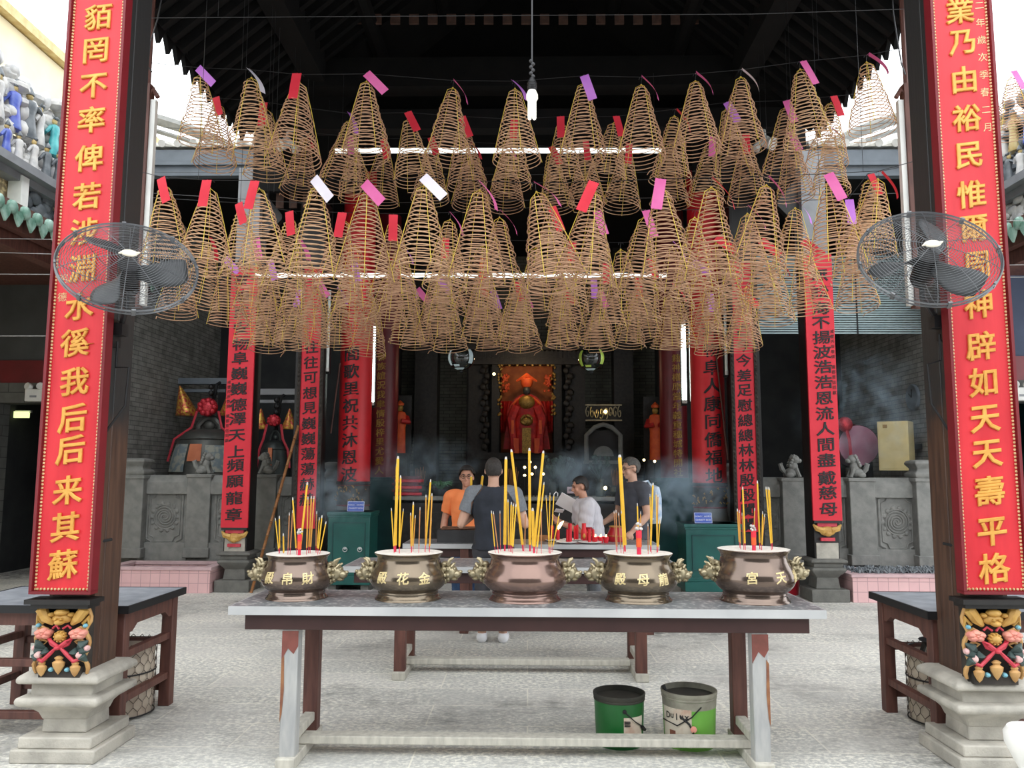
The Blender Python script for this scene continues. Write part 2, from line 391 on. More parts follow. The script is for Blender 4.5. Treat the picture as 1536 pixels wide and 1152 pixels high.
def copy_tree(src, loc, rz=None, label=None, parent=None):
    c = src.copy(); COL.objects.link(c)
    if parent is None:
        c.location = loc
        if rz is not None: c.rotation_euler = (0, 0, rz)
        if label: c['label'] = label
    else: c.parent = parent
    for ch in src.children: copy_tree(ch, None, parent=c)
    return c

# lettering: outlines of single characters, turned into thin carved relief
_gl = {}
def text_mesh(text, bold, depth, size=1.0, align='LEFT'):
    c = bpy.data.curves.new('t', 'FONT'); c.body = text; c.size = size; c.extrude = depth; c.bevel_depth = bold; c.bevel_resolution = 0; c.resolution_u = 2; c.align_x = align
    o = bpy.data.objects.new('t', c); COL.objects.link(o)
    ev = o.evaluated_get(bpy.context.evaluated_depsgraph_get()); me = ev.to_mesh()
    vs = [v.co.copy() for v in me.vertices]; fs = [tuple(p.vertices) for p in me.polygons]
    ev.to_mesh_clear(); bpy.data.objects.remove(o); bpy.data.curves.remove(c)
    return vs, fs
def glyph(ch, bold=.012, depth=.05):
    k = (ch, bold, depth)
    if k not in _gl:
        vs, fs = text_mesh(ch, bold, depth)
        x0 = min(v.x for v in vs); x1 = max(v.x for v in vs); y0 = min(v.y for v in vs); y1 = max(v.y for v in vs)
        for v in vs: v.x -= (x0+x1)/2; v.y -= (y0+y1)/2
        _gl[k] = (vs, fs, x1-x0, y1-y0)
    return _gl[k]
def put_char(b, ch, x, z, size, y=0, bold=.02, depth=.05, slant=.1, M=None, xs=1.0):
    """character centred at x,z facing -Y"""
    vs, fs, wd, ht = glyph(ch, bold, depth)
    b.add([(x+v.x*size*xs, y-v.z*size, z+(v.y+v.x*slant)*size) for v in vs], fs, M)
def column_text(b, text, x, ztop, step, size, y=0, bold=.02, depth=.04, slant=.1, xs=1.0, M=None):
    for i, ch in enumerate(text):
        if ch != ' ': put_char(b, ch, x, ztop-i*step, size, y, bold, depth, slant, M, xs)
def line_text(b, text, h, y=0, x0=0, z=0, bold=.01, depth=.02, M=None):
    """one line of latin lettering, cap height about h, centred on x0"""
    vs, fs = text_mesh(text, bold*h, depth*h, h*1.4, 'CENTER')
    b.add([(x0+v.x, y-v.z, z+v.y-h/2) for v in vs], fs, M)
def ordinal(i, n, rev='left'):
    names = ['first', 'second', 'third', 'fourth', 'fifth', 'sixth', 'seventh', 'eighth', 'ninth', 'tenth', 'eleventh', 'twelfth', 'thirteenth', 'fourteenth', 'fifteenth', 'sixteenth', 'seventeenth', 'eighteenth', 'nineteenth', 'twentieth']
    if i == 0: return 'leftmost'
    if i == n-1: return 'rightmost'
    if n % 2 and i == n//2: return 'middle one'
    if i < n/2: return names[i]+' from the left'
    return names[n-1-i]+' from the right'
rnd = random.Random(7)
# ================================================================ the setting
b = B(); b.grid(lambda u, v: (-14+28*u, -6+26*v, 0), 1, 1); struct('floor', b, 'floor')
# unseen entrance hall wall behind the camera, added to block low sky light
b = B(); b.box((0, -3.6, 2.6), (16, .3, 5.2)); struct('wall_front', b, 'porch_wall')
# raised porch of the main hall and its walls
b = B()
for x0, x1 in ((-6, -2.9), (2.9, 6)): b.box(((x0+x1)/2, 13.2, .18), (x1-x0, 3.4, .36))
struct('floor_porch', b, 'dark_stone')
def wallbox(name, x0, x1, y0, y1, z0, z1, m):
    b = B(); b.box(((x0+x1)/2, (y0+y1)/2, (z0+z1)/2), (x1-x0, y1-y0, z1-z0)); return struct(name, b, m)
wallbox('wall_left_porch', -6.1, -5.85, 11.6, 16.2, 0, 5.8, 'brick_gray')
wallbox('wall_right_porch', 5.85, 6.1, 11.0, 16.2, 0, 5.8, 'brick_gray')
wallbox('wall_back_left', -5.85, -2.7, 15.0, 15.2, 0, 6.2, 'porch_wall')
wallbox('wall_back_right', 2.7, 5.85, 15.0, 15.2, 0, 6.2, 'porch_wall')
wallbox('wall_back', -2.9, 2.9, 17.0, 17.2, 0, 7, 'brick_dark')
wallbox('wall_hall_left', -2.9, -2.7, 15.0, 17.2, 0, 7, 'porch_wall')
wallbox('wall_hall_right', 2.7, 2.9, 15.0, 17.2, 0, 7, 'porch_wall')
# hall ceiling, dark boards over the porch and the altar
b = B(); b.box((0, 13.9, 6.3), (7.4, 7.0, .15)); b.box((-4.9, 13.55, 5.78), (3.0, 5.4, .12)); b.box((4.9, 13.4, 5.68), (3.0, 5.6, .12))
struct('ceiling_hall', b, 'roofwood')

# left and right courtyard wings: wall with doorway facing us
def wing(s, yw):
    side = 'left' if s < 0 else 'right'
    b = B()
    def bx(x0, x1, z0, z1, dy=.3): b.box((s*(x0+x1)/2, yw+dy/2, (z0+z1)/2), (abs(x1-x0), dy, z1-z0))
    bx(5.95, 6.3, 0, 2.56); bx(7.85, 10, 0, 2.56); bx(5.95, 10, 2.56, 2.86)
    struct('wall_%s' % side, b, 'stone_block')
    b = B(); b.box((s*7.97, yw+.1, 3.03), (4.0, .16, .34)); struct('trim_%d' % (1 if s < 0 else 2), b, 'dark_red')
    b = B(); b.box((s*7.97, yw+.12, 4.0), (4.0, .1, 1.6)); struct('wall_%s_upper' % side, b, 'screen_gray' if s < 0 else 'screen_blue')
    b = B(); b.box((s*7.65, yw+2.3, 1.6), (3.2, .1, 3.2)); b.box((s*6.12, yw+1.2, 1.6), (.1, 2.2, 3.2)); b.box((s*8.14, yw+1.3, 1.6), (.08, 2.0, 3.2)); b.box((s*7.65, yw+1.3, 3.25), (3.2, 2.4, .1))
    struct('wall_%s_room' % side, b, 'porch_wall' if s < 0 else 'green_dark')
wing(-1, 11.7); wing(1, 11.2)
# roofs of the wings run back along the court, glazed drip tiles along the eave
def wing_eave(s, xe):
    side = 'left' if s < 0 else 'right'; D = -.2
    b = B(); b.box((s*(xe+1.3), 7.6, 4.62+D), (2.6, 8.4, .12)); b.box((s*(xe+.12), 7.6, 4.5+D), (.1, 8.4, .18)); b.bar((s*(xe+.3), 3.4, 4.36+D), (s*(xe+.3), 11.8, 4.36+D), .16, .2)
    struct('ceiling_%s_wing' % side, b, 'leg_wood')
    b = B()
    for i in range(36):
        y = 3.6+i*.225
        b.tube([(s*(xe+.9), y, 4.78+D), (s*(xe-.02), y, 4.6+D)], .075, 10)
        b.ball((s*(xe-.03), y, 4.6+D), (.03, .075, .075))
        b.prism([(-.09, 0), (.09, 0), (.06, -.09), (0, -.17), (-.06, -.09)], -.012, .012, Matrix.Translation((s*(xe-.02), y+.112, 4.58+D)) @ Matrix.Rotation(PI/2, 4, 'Z'))
    struct('trim_%d' % (3 if s < 0 else 4), b, 'glaze_green', smooth=True)
    b = B(); b.box((s*(xe+.55), 7.4, 4.98+D), (.14, 7.6, .46)); struct('wall_%s_ridge' % side, b, 'relief_cream' if s < 0 else 'ceramic_white')
    b = B(); b.box((s*(xe+.45), 7.4, 5.26+D), (.5, 7.6, .1)); b.box((s*(xe+.5), 7.4, 5.17+D), (.36, 8.4, .1)); struct('trim_%d' % (5 if s < 0 else 6), b, 'gray_paint')
wing_eave(-1, 5.6); wing_eave(1, 5.6)
# tall cream house beyond the left wing, pale one beyond the right
b = B(); b.box((-9.6, 14, 4.3), (2.8, 22, 8.6)); struct('wall_left_house', b, 'cream_wall')
b = B(); b.box((-9.55, 14, 8.7), (3.0, 22.3, .16)); struct('trim_7', b, 'ceramic_ochre')

# side roofs of the main hall: gray fascia and rows of pale tiles above it
def aisle(s, yf):
    side = 'left' if s < 0 else 'right'
    z0 = P(290 if s < 0 else 1310, 263, yf).z; z1 = P(290 if s < 0 else 1310, 229, yf).z; m = (z0+z1)/2
    b = B(); x0, x1 = 3.4, 7.0
    b.box((s*(x0+x1)/2, yf, (z1+m)/2+.01), (x1-x0, .16, z1-m)); b.box((s*(x0+x1)/2, yf-.03, m-.02), (x1-x0, .12, .05)); b.box((s*(x0+x1)/2, yf+.02, (z0+m)/2-.02), (x1-x0, .12, m-z0))
    struct('trim_%d' % (8 if s < 0 else 9), b, 'slate_paint')
    b = B(); zt = z1+.05
    b.add([(s*3.3, yf-.1, zt), (s*7.2, yf-.1, zt), (s*7.2, yf+2.6, zt+.75), (s*3.3, yf+2.6, zt+.75)], [(0, 1, 2, 3)])
    for i in range(18):
        x = s*(3.35+i*.22); b.tube([(x, yf-.14, zt+.03), (x, yf+2.6, zt+.79)], .055, 8)
    b.tube([(s*3.3, yf+2.6, zt+.9), (s*7.2, yf+2.6, zt+.9)], .12, 8)
    struct('ceiling_%s_aisle' % side, b, 'tile_roof', smooth=True)
aisle(-1, 10.8); aisle(1, 10.5)
# far gable ridges against the sky
for s, n in ((-1, 10), (1, 11)):
    b = B(); b.tube([(s*(8.2-.5*i), 16, 9.0-.10*i-.02*i*i) for i in range(9)], .12, 6); b.tube([(s*(8.2-.5*i), 16, 8.75-.10*i-.02*i*i) for i in range(9)], .05, 6)
    struct('trim_%d' % n, b, 'gray_stone')

# pavilion over the court: sooty roof on two great tie beams
ZB = 6.35
b = B()
XE, ZE = 3.42, 5.62
for s in (-1, 1):
    b.add([(s*XE, 3.9, ZE+.08), (0, 3.9, 8.6), (0, 10.6, 8.6), (s*XE, 9.35, ZE+.08)], [(0, 1, 2, 3) if s > 0 else (3, 2, 1, 0)])
    b.add([(s*XE, 3.9, ZE+.2), (0, 3.9, 8.75), (0, 10.6, 8.75), (s*XE, 9.35, ZE+.2)], [(0, 1, 2, 3) if s > 0 else (3, 2, 1, 0)])
    b.box((s*XE, 6.6, ZE+.14), (.05, 5.5, .14))
    for i in range(26):                                   # rafters
        y = 4.0+i*.21; b.bar((s*(XE-.02), y, ZE+.03), (s*.05, y, 8.52), .07, .09)
    b.bar((s*2.55, 3.9, ZB), (s*2.55, 9.2, ZB), .26, .34)  # tie beam
    for z, x in ((6.9, 1.9), (7.6, 1.1)): b.tube([(s*x, 3.9, z), (s*x, 10, z)], .1, 8)
b.bar((-3.4, 9.2, ZB-.05), (3.4, 9.2, ZB-.05), .26, .36); b.bar((-3.2, 9.25, 5.75), (3.2, 9.25, 5.75), .2, .24)
b.bar((-2.7, 4.3, ZB), (2.7, 4.3, ZB), .26, .4); b.bar((-2.2, 6.9, 7.1), (2.2, 6.9, 7.1), .24, .3)
b.prism([(-3.42, 5.7), (3.42, 5.7), (0, 8.8)], 10.55, 10.7); b.prism([(-3.3, 6.0), (3.3, 6.0), (0, 8.9)], 3.9, 4.0)
for s in (-1, 1):
    b.add([(s*3.3, 9.2, ZE+.16), (0, 9.2, 8.58), (0, 11, 8.58), (s*3.3, 11, ZE+.16)], [(0, 1, 2, 3)])
    b.box((s*2.95, 10.4, 6.0), (1.5, .1, 1.4)); b.box((s*3.35, 12.3, 6.15), (.1, 4.0, 1.0))
struct('ceiling', b, 'roofwood')
b = B()
for s in (-1, 1):                                          # scalloped drip tiles hanging along both eaves
    for i in range(27):
        y = 4.0+i*.2
        b.prism([(-.1, .1), (.1, .1), (.1, 0), (.05, -.08), (0, -.17), (-.05, -.08), (-.1, 0)], -.02, .02, Matrix.Translation((s*(XE+.02), y, ZE+.06)) @ Matrix.Rotation(PI/2, 4, 'Z'))
        b.tube([(s*(XE+.06), y+.1, ZE+.12), (s*(XE-.5), y+.1, ZE+.62)], .06, 6)
struct('trim_12', b, 'roofwood')
# rows of bare terracotta roof tiles between the rafters, three bands one above the other
b = B()
for (xa, xb, ya, yb, YY, st) in ((512, 735, 104, 128, 9.75, 26.5), (835, 1040, 104, 134, 9.75, 26.5), (530, 1130, 22, 36, 9.0, 28), (905, 1045, 166, 178, 10.2, 27), (415, 470, 287, 312, 10.6, 20)):
    x = xa
    while x < xb:
        p = P(x, ya, YY); q = P(x+st*.5, yb, YY)
        b.box(((p.x+q.x)/2, YY, (p.z+q.z)/2), (abs(q.x-p.x), .03, p.z-q.z), Matrix.Translation((0, 0, 0)))
        x += st
struct('trim_13', b, 'terracotta')

# thin posts carrying the eave, white strip down the inner edge
for s, px0, px1, pw in ((-1, 216, 229, (229, 237)), (1, 1352, 1366, (1345, 1354))):
    YY = 6.6
    a = P(px0, 128, YY); c = P(px1, 330, YY); xm = (a.x+P(px1, 128, YY).x)/2
    t = thing('eave_post', 'thin %s wooden post hung from the %s eave, white strip down its inner edge' % ('reddish' if s < 0 else 'dark', 'left' if s < 0 else 'right'), 'post', (xm, YY, 0))
    wd = .075
    zl = P(px0, 462, YY).z; bb = B(); bb.box((0, 0, (a.z+zl)/2), (wd, .09, a.z-zl)); bb.tube([(0, 0, a.z-.05), (s*.0, .0, 5.55+.35)], .02, 6); bb.tube([(0, 0, a.z-.1), (-s*.06, -.02, a.z-.05), (-s*.1, -.02, a.z-.12)], .02, 6); part('shaft', bb, 'leg_wood', t)
    bb = B(); bb.box((-s*(wd/2+.024), 0, (a.z+zl)/2-.06), (.045, .05, a.z-zl-.16)); part('strip', bb, 'white_plastic', t, label='white strip')

# ================================================================ front pillars
def tier(b, hx, hy, z0, z1, hx2=None, hy2=None):
    k = (hx2 or hx)/hx; b.box((0, 0, (z0+z1)/2), (2*hx, 2*hy, z1-z0), taper=k)
def pillar(s, cx, cy, label):
    t = thing('pillar', label, 'pillar', (cx, cy, 0))
    bb = B()
    bb.box((0, 0, .035), (.46, .46, .07)); bb.box((0, 0, .1), (.40, .42, .06)); tier(bb, .125, .125, .13, .22, .12)
    bb.lathe([(.125, .2), (.14, .24), (.165, .265), (.21, .29)], 4, square=True)
    bb.lathe([(.21, .285), (.225, .30), (.23, .315), (.222, .335), (.15, .345)], 4, square=True)
    bb.box((0, 0, .365), (.34, .34, .07)); bb.lathe([(.165, .395), (.222, .41), (.228, .425), (.222, .445), (.19, .465), (.16, .47)], 4, square=True)
    part('stone_base', bb, 'base_stone', t, bev=.008, ang=30, label='pale stepped stone base')
    bb = B(); bb.box((0, .01, 3.3), (.26, .27, 5.7)); bb.box((-.1*s*0, -.13, 3.3), (.2, .03, 5.7))
    bb.bar((-s*.131, -.05, .5), (-s*.131, -.05, 6.1), .01, .015); part('shaft', bb, 'sooty_timber', t, bev=.008)
    bb = B(); bb.tube([(-s*.06, -.20, 1.145), (-s*.15, -.02, 1.165)], .009, 6); part('hook_bar', bb, 'black_metal', t)
    return t
PX = {-1: -2.54, 1: 2.50}
PY = 4.66
pillar(-1, PX[-1], PY, 'square wooden front pillar on the left, blackened above, on a stepped stone base')
pillar(1, PX[1], PY+.02, 'square wooden front pillar on the right, blackened above, on a stepped stone base')

def couplet(s, x, y, z0, z1, wd, text, ys, size, label, small=None):
    """tall red lacquer board with a beaded gold border and carved gold characters"""
    t = thing('couplet_board', label, 'sign board', (x, y, z0))
    h = z1-z0
    bb = B(); bb.box((0, 0, h/2), (wd, .05, h)); part('panel', bb, 'red_lacquer', t)
    bb = B(); bb.box((-wd/2, -.01, h/2), (.016, .075, h)); bb.box((wd/2, -.01, h/2), (.016, .075, h)); bb.box((0, -.01, -.006), (wd+.016, .075, .016)); part('frame', bb, 'maroon', t)
    bb = B(); r = .0075; n = int(h/.0195)
    for sx in (-1, 1):
        for i in range(n): bb.ball((sx*(wd/2-.018), -.028, .012+i*.0195), r, 6, 4)
    for i in range(int(wd/.0195)-1): bb.ball((-wd/2+.03+i*.0195, -.028, .012), r, 6, 4)
    part('beaded_border', bb, 'gold_bead', t)
    for ch, z in zip(text, ys): bb = B(); put_char(bb, ch, 0, z-z0, size, -.024, bold=.022, depth=.06, slant=.12); part('character', bb, 'gold_leaf', t, smooth=False, label='carved gold character')
    if small:
        
        for i, ch in enumerate(small[0]): bb = B(); put_char(bb, ch, small[1], small[2]-z0-i*.105, .055, -.026, bold=0, depth=.02); part('small_character', bb, 'gold_bead', t, smooth=False, label='small faint gold character')
    return t
YB = 4.45
pys = [30, 80, 133, 183, 240, 297, 350, 405, 461, 515, 573, 628, 675, 735, 790, 846]
couplet(-1, (P(53, 888, YB).x+P(140, 888, YB).x)/2, YB, P(100, 886, YB).z, 4.75, .325, '貊罔不率俾若涉淵水徯我后后来其蘇', [P(120, y, YB).z for y in pys], .165,
        'red couplet board with sixteen gold characters on the left front pillar, bead border', ('明德', -.105, P(90, 420, YB).z))
pys = [20, 68, 123, 180, 236, 294, 345, 400, 458, 520, 574, 629, 681, 736, 797, 851]
couplet(1, (P(1443, 888, YB).x+P(1535, 888, YB).x)/2, YB, P(1490, 886, YB).z, 4.75, .335, '業乃由裕民惟爾周神辟如天天壽平格', [P(1470, y, YB).z for y in pys], .165,
        'red couplet board with sixteen gold characters on the right front pillar, bead border', ('二年歲次季春二月', .115, P(1465, 12, YB).z))

def carving(s, x, y, z0, z1, wd):
    """openwork bracket below the board: bat, flowers, ribbon, leaves and gourds"""
    t = thing('carved_bracket', 'painted carving with a gold bat and pink flowers on the %s front pillar' % ('left' if s < 0 else 'right'), 'carving', (x, y, z0))
    h = z1-z0
    bb = B(); bb.box((0, .055, h*.5), (wd*.80, .06, h)); bb.box((0, .03, .03), (wd*.72, .08, .06)); part('backing', bb, 'carved_dark', t)
    bb = B(); bb.box((0, 0, h+.012), (wd*1.14, .15, .025)); bb.box((0, .01, h-.01), (wd*1.0, .12, .03)); part('cornice', bb, 'blackwood', t)
    k = wd; u = h
    bb = B()                                              # bat: body, ears, snout, two raised wings
    bb.ball((0, 0, .80*u), (.19*k, .045, .075*u)); bb.ball((0, -.02, .88*u), (.13*k, .035, .05*u)); bb.ball((0, -.035, .755*u), (.085*k, .035, .04*u))
    for q in (-1, 1):
        bb.ball((q*.17*k, -.02, .85*u), (.06*k, .025, .03*u)); bb.ball((q*.05*k, -.05, .80*u), (.022*k, .014, .018*u), 8, 6)
        bb.tube([(q*.16*k, 0, .72*u), (q*.28*k, -.015, .80*u), (q*.37*k, -.01, .90*u), (q*.33*k, 0, .985*u)], [.04*k, .09*k, .10*k, .05*k], 8)
        bb.tube([(q*.34*k, 0, .72*u), (q*.44*k, 0, .80*u), (q*.46*k, 0, .70*u)], [.03*k, .05*k, .02*k], 6)
    part('bat', bb, 'gold_bat', t)
    for q in (-1, 1):
        bb = B(); c = (q*.30*k, -.012, .595*u); bb.ball(c, (.05*k, .034, .03*u))
        for i in range(5):
            a = 2*PI*i/5+.3; bb.ball((c[0]+.085*k*math.cos(a), c[1], c[2]+.035*u*math.sin(a)), (.078*k, .035, .045*u), 8, 6)
        part('flower', bb, 'flower_pink', t)
    bb = B()
    for i in range(10):
        a = 2*PI*i/10; bb.ball((.085*k*math.cos(a), -.02, .56*u+.06*u*math.sin(a)), (.03*k, .02, .022*u), 6, 5)
    bb.ball((0, -.025, .56*u), (.085*k, .03, .055*u)); part('medallion', bb, 'gold_bat', t)
    bb = B()
    for q in (-1, 1):
        bb.tube([(q*.02*k, -.03, .43*u), (q*.14*k, -.035, .50*u), (q*.2*k, -.02, .54*u), (q*.14*k, -.02, .46*u), (0, -.03, .41*u)], .022*k+.004, 6)
        bb.tube([(q*.03*k, -.035, .42*u), (q*.15*k, -.03, .33*u), (q*.27*k, -.03, .24*u), (q*.38*k, -.02, .27*u), (q*.40*k, -.02, .31*u)], [.022*k, .035*k, .035*k, .03*k, .02*k], 6)
        bb.tube([(q*.03*k, -.02, .66*u), (q*.10*k, -.01, .70*u), (q*.16*k, -.01, .66*u)], .02*k, 6)
    bb.ball((0, -.04, .42*u), (.05*k, .025, .03*u)); part('ribbon', bb, 'ribbon_red', t)
    bb = B()
    for q in (-1, 1):
        bb = B()
        for (x0, z0_, x1, z1_) in ((.28, .40, .46, .50), (.30, .38, .48, .36), (.26, .40, .24, .30), (.36, .36, .46, .22)):
            bb.tube([(q*x0*k, -.005, z0_*u), (q*(x0+x1)/2*k, -.025, (z0_+z1_)/2*u), (q*x1*k, 0, z1_*u)], [.02*k, .075*k, .015*k], 6)
        part('leaf', bb, 'leaf_green', t)
    bb = B()
    for q in (-1, 1): bb = B(); bb.ball((q*.36*k, -.02, .32*u), (.06*k, .03, .05*u), 8, 6); bb.ball((q*.45*k, -.005, .40*u), (.05*k, .025, .04*u), 8, 6); part('peach', bb, 'peach_white', t)
    for q in (-1, 0, 1):
        bb = B(); zc = .18*u if q == 0 else .13*u; sc_ = 1.15 if q == 0 else .95
        bb.lathe([(.0, -.105*u*sc_), (.04*k, -.075*u*sc_), (.085*k*sc_, -.01*u), (.095*k*sc_, .035*u*sc_), (.05*k, .06*u*sc_), (.07*k*sc_, .085*u*sc_), (.04*k, .105*u*sc_), (0, .112*u*sc_)], 12, (q*.29*k, -.02, zc), sy=.7)
        part('gourd', bb, 'gourd_tan', t)
    bb = B()
    for q in (-1, 1): bb.ball((q*.14*k, -.01, .12*u), (.045*k, .02, .03*u), 8, 6); bb.ball((q*.41*k, -.01, .70*u), (.04*k, .02, .028*u), 8, 6)
    part('cloud', bb, 'sky_paint', t)
    for q in (-1, 1):
        bb = B(); bb.tube([(q*(.44+.03*math.sin(i*1.1))*k, .005+.008*math.cos(i), (.06+.058*i)*u) for i in range(16)], [.028*k*(1+.5*math.sin(i*2.2)**2) for i in range(16)], 7)
        for z_ in (.22, .47, .63): bb.tube([(q*.42*k, 0, z_*u), (q*.33*k, -.012, (z_+.05)*u), (q*.24*k, -.008, (z_+.02)*u), (q*.30*k, -.008, (z_-.02)*u)], [.02*k, .028*k, .022*k, .012*k], 6)
        part('scroll', bb, 'gourd_tan', t)
    return t
zc0, zc1 = P(100, 1016, 4.47).z, P(100, 903, 4.47).z
carving(-1, P(97, 950, 4.47).x, 4.45, zc0, zc1, .315)
carving(1, P(1486, 960, 4.47).x, 4.45, P(1486, 1025, 4.47).z, P(1486, 903, 4.47).z, .32)

# ================================================================ steel topped offering tables
def table(name, label, x0, x1, y0, y1, zt, legs, rust=True, group=None, floor_rail=True, ash=True, th=.045):
    cx, cy = (x0+x1)/2, (y0+y1)/2
    t = thing(name, label, 'table', (cx, cy, 0), group=group)
    bb = B(); bb.box((0, 0, zt-.004), (x1-x0, y1-y0, .008)); part('top', bb, 'steel_top', t)
    bb = B(); w_, d_ = x1-x0, y1-y0
    bb.box((0, -d_/2-.004, zt-th/2), (w_+.016, .01, th)); bb.box((0, d_/2+.004, zt-th/2), (w_+.016, .01, th)); bb.box((-w_/2-.004, 0, zt-th/2), (.01, d_, th)); bb.box((w_/2+.004, 0, zt-th/2), (.01, d_, th))
    part('edge', bb, 'steel', t)
    bb = B(); za = zt-th
    for sy in (-1, 1): bb.box((0, sy*(d_/2-.05), za-.04), (w_-.14, .04, .085))
    for sx in (-1, 1): bb.box((sx*(w_/2-.1), 0, za-.04), (.05, d_-.12, .08))
    part('apron', bb, 'apron_paint', t, bev=.004)
    lw = .085
    for i, (lx, ly) in enumerate(legs):
        bb = B(); front = ly < 0
        bb.box((lx-cx, ly, (za)/2), (lw, lw, za))
        l = part('leg', bb, 'galv' if (front and rust) else ('leg_wood' if not front or not rust else 'galv'), t, bev=.006)
        if front and rust:
            bb = B()
            sg = 1 if lx < cx else -1; bp = B()
            bp.prism([(-.0435, za-.09), (.0435, za-.09), (.0435, za-.17), (.02, za-.21), (-.01, za-.18), (-.0435, za-.24)], -lw/2-.003, -lw/2+.001, Matrix.Translation((lx-cx, ly, 0)))
            bb.prism([(-.0435, za-.24), (-.03, za-.22), (-.026, za-.4), (-.034, za-.52), (-.0435, za-.56)], -lw/2-.003, -lw/2+.001, Matrix.Translation((lx-cx, ly, 0)) @ Matrix.Scale(sg, 4, (1, 0, 0)))
            part('paint_patch', bp, 'leg_paint', l, label='flaked red-brown paint'); part('rust_patch', bb, 'rust', l, label='rusty streak')
    if floor_rail:
        xs = sorted(set(l[0] for l in legs))
        for x in xs:
            bb = B(); bb.box((x-cx, 0, .14), (.06, d_*.78, .05)); bb.box((x-cx, 0, .03), (.1, d_*.98, .06)); part('side_rail', bb, 'ash_wood', t, bev=.006)
        bb = B(); bb.box((0, -.02, .085), (xs[-1]-xs[0], .1, .045)); part('stretcher', bb, 'ash_wood', t, bev=.006)
    return t
ZT = .842
table('offering_table', 'long steel-topped table in front carrying five bronze censers', -1.585, 1.56, 4.36, 4.97, ZT, [(-1.27, -.22), (1.23, -.22), (-1.27, .22), (1.23, .22)])
table('offering_table', 'second steel-topped table behind the censers, standing on a wooden floor rail', -1.40, 1.17, 6.22, 6.85, ZT, [(-.97, -.24), (.86, -.24), (-.97, .24), (.86, .24)], rust=False)
t = table('offering_table', 'third steel table farther back with red candles and a gray box on it', -1.22, 1.28, 8.0, 8.6, .86, [(-.62, -.25), (1.18, -.25), (-.62, .25), (1.18, .25)], rust=False, floor_rail=False)

def side_table(s):
    x0, x1 = (-3.5, -2.36) if s < 0 else (2.32, 3.5)
    y0, y1 = 4.82, 5.62; zt = .76; cx, cy = (x0+x1)/2, (y0+y1)/2
    t = thing('side_table', 'dark wooden side table with steel top behind the %s front pillar' % ('left' if s < 0 else 'right'), 'table', (cx, cy, 0))
    w_, d_ = x1-x0, y1-y0
    bb = B(); bb.box((0, 0, zt-.015), (w_, d_, .03)); part('top', bb, 'table_gray', t)
    bb = B(); bb.box((0, -d_/2, zt-.02), (w_+.01, .012, .045)); bb.box((0, d_/2, zt-.02), (w_+.01, .012, .045))
    bb.box((-w_/2, 0, zt-.02), (.012, d_, .045)); bb.box((w_/2, 0, zt-.02), (.012, d_, .045)); part('edge', bb, 'black_metal', t)
    bb = B()
    L = d_/2-.03
    for sx in (-1, 1):                                      # side aprons with a curved lower edge
        bb.prism([(-L, zt-.03), (L, zt-.03), (L, zt-.17), (L-.12, zt-.17), (L-.18, zt-.13), (-L+.18, zt-.13), (-L+.12, zt-.17), (-L, zt-.17)], -.02, .02, Matrix.Translation((sx*(w_/2-.06), 0, 0)) @ Matrix.Rotation(PI/2, 4, 'Z'))
    L = w_/2-.06
    for sy in (-1, 1): bb.prism([(-L, zt-.03), (L, zt-.03), (L, zt-.16), (L-.14, zt-.16), (L-.2, zt-.12), (-L+.2, zt-.12), (-L+.14, zt-.16), (-L, zt-.16)], -.02, .02, Matrix.Translation((0, sy*(d_/2-.06), 0)))
    part('apron', bb, 'leg_wood', t)
    for sx in (-1, 1):
        for sy in (-1, 1):
            bb = B(); bb.box((sx*(w_/2-.07), sy*(d_/2-.07), (zt-.03)/2), (.075, .075, zt-.03)); part('leg', bb, 'leg_wood', t, bev=.005)
        for z in (.46, .2):
            bb = B(); bb.bar((sx*(w_/2-.07), -d_/2+.1, z), (sx*(w_/2-.07), d_/2-.1, z), .045); part('rail', bb, 'leg_wood', t, bev=.004)
    for sy in (-1, 1):
        for z in (.42, .12):
            bb = B(); bb.bar((-w_/2+.1, sy*(d_/2-.07), z), (w_/2-.1, sy*(d_/2-.07), z), .045); part('rail', bb, 'leg_wood', t, bev=.004)
side_table(-1); side_table(1)

def wire_basket(x, y, label, rad=.21, h=.44):
    t = thing('wire_basket', label, 'basket', (x, y, 0))
    bb = B(); n = 28
    bb.lathe([(rad*.93, .012), (rad*.95, .06), (rad*.96, h*.6), (rad*.95, h-.02)], n); part('lining', bb, 'plastic_sheet', t, label='crumpled plastic lining')
    bb = B(); hx = 2*PI/22
    for r_ in range(8):                                     # hexagonal wire mesh
        z = .02+r_*(h/8); dz = h/8
        for i in range(22):
            a = i*hx+(hx/2 if r_ % 2 else 0); q = lambda A, Z: (rad*math.cos(A), rad*math.sin(A), Z)
            bb.tube([q(a, z), q(a, z+dz*.45)], .0022, 4, caps=False)
            bb.tube([q(a, z+dz*.45), q(a+hx/2, z+dz)], .0022, 4, caps=False); bb.tube([q(a, z+dz*.45), q(a-hx/2, z+dz)], .0022, 4, caps=False)
    part('wire_mesh', bb, 'mesh_wire', t)
    for z in (.015, h*.62, h): bb = B(); bb.tube([(rad*math.cos(2*PI*i/n), rad*math.sin(2*PI*i/n), z) for i in range(n)], .005, 6, closed=True); part('hoop', bb, 'black_metal', t)
wire_basket(2.64, 5.34, 'wire mesh basket lined with crumpled plastic under the right side table')
wire_basket(-2.64, 5.34, 'wire mesh basket behind the left front pillar, under the side table')
t = thing('pan', 'black shallow pan lying over the basket under the right side table', 'pan', (2.66, 5.3, .47)); bb = B(); bb.lathe([(.02, 0), (.12, .005), (.16, .03), (.165, .032), (.12, .012), (0, .008)], 20); bb.bar((-.14, 0, .02), (-.2, -.02, -.12), .03, .012); part('bowl', bb, 'black_lid', t)
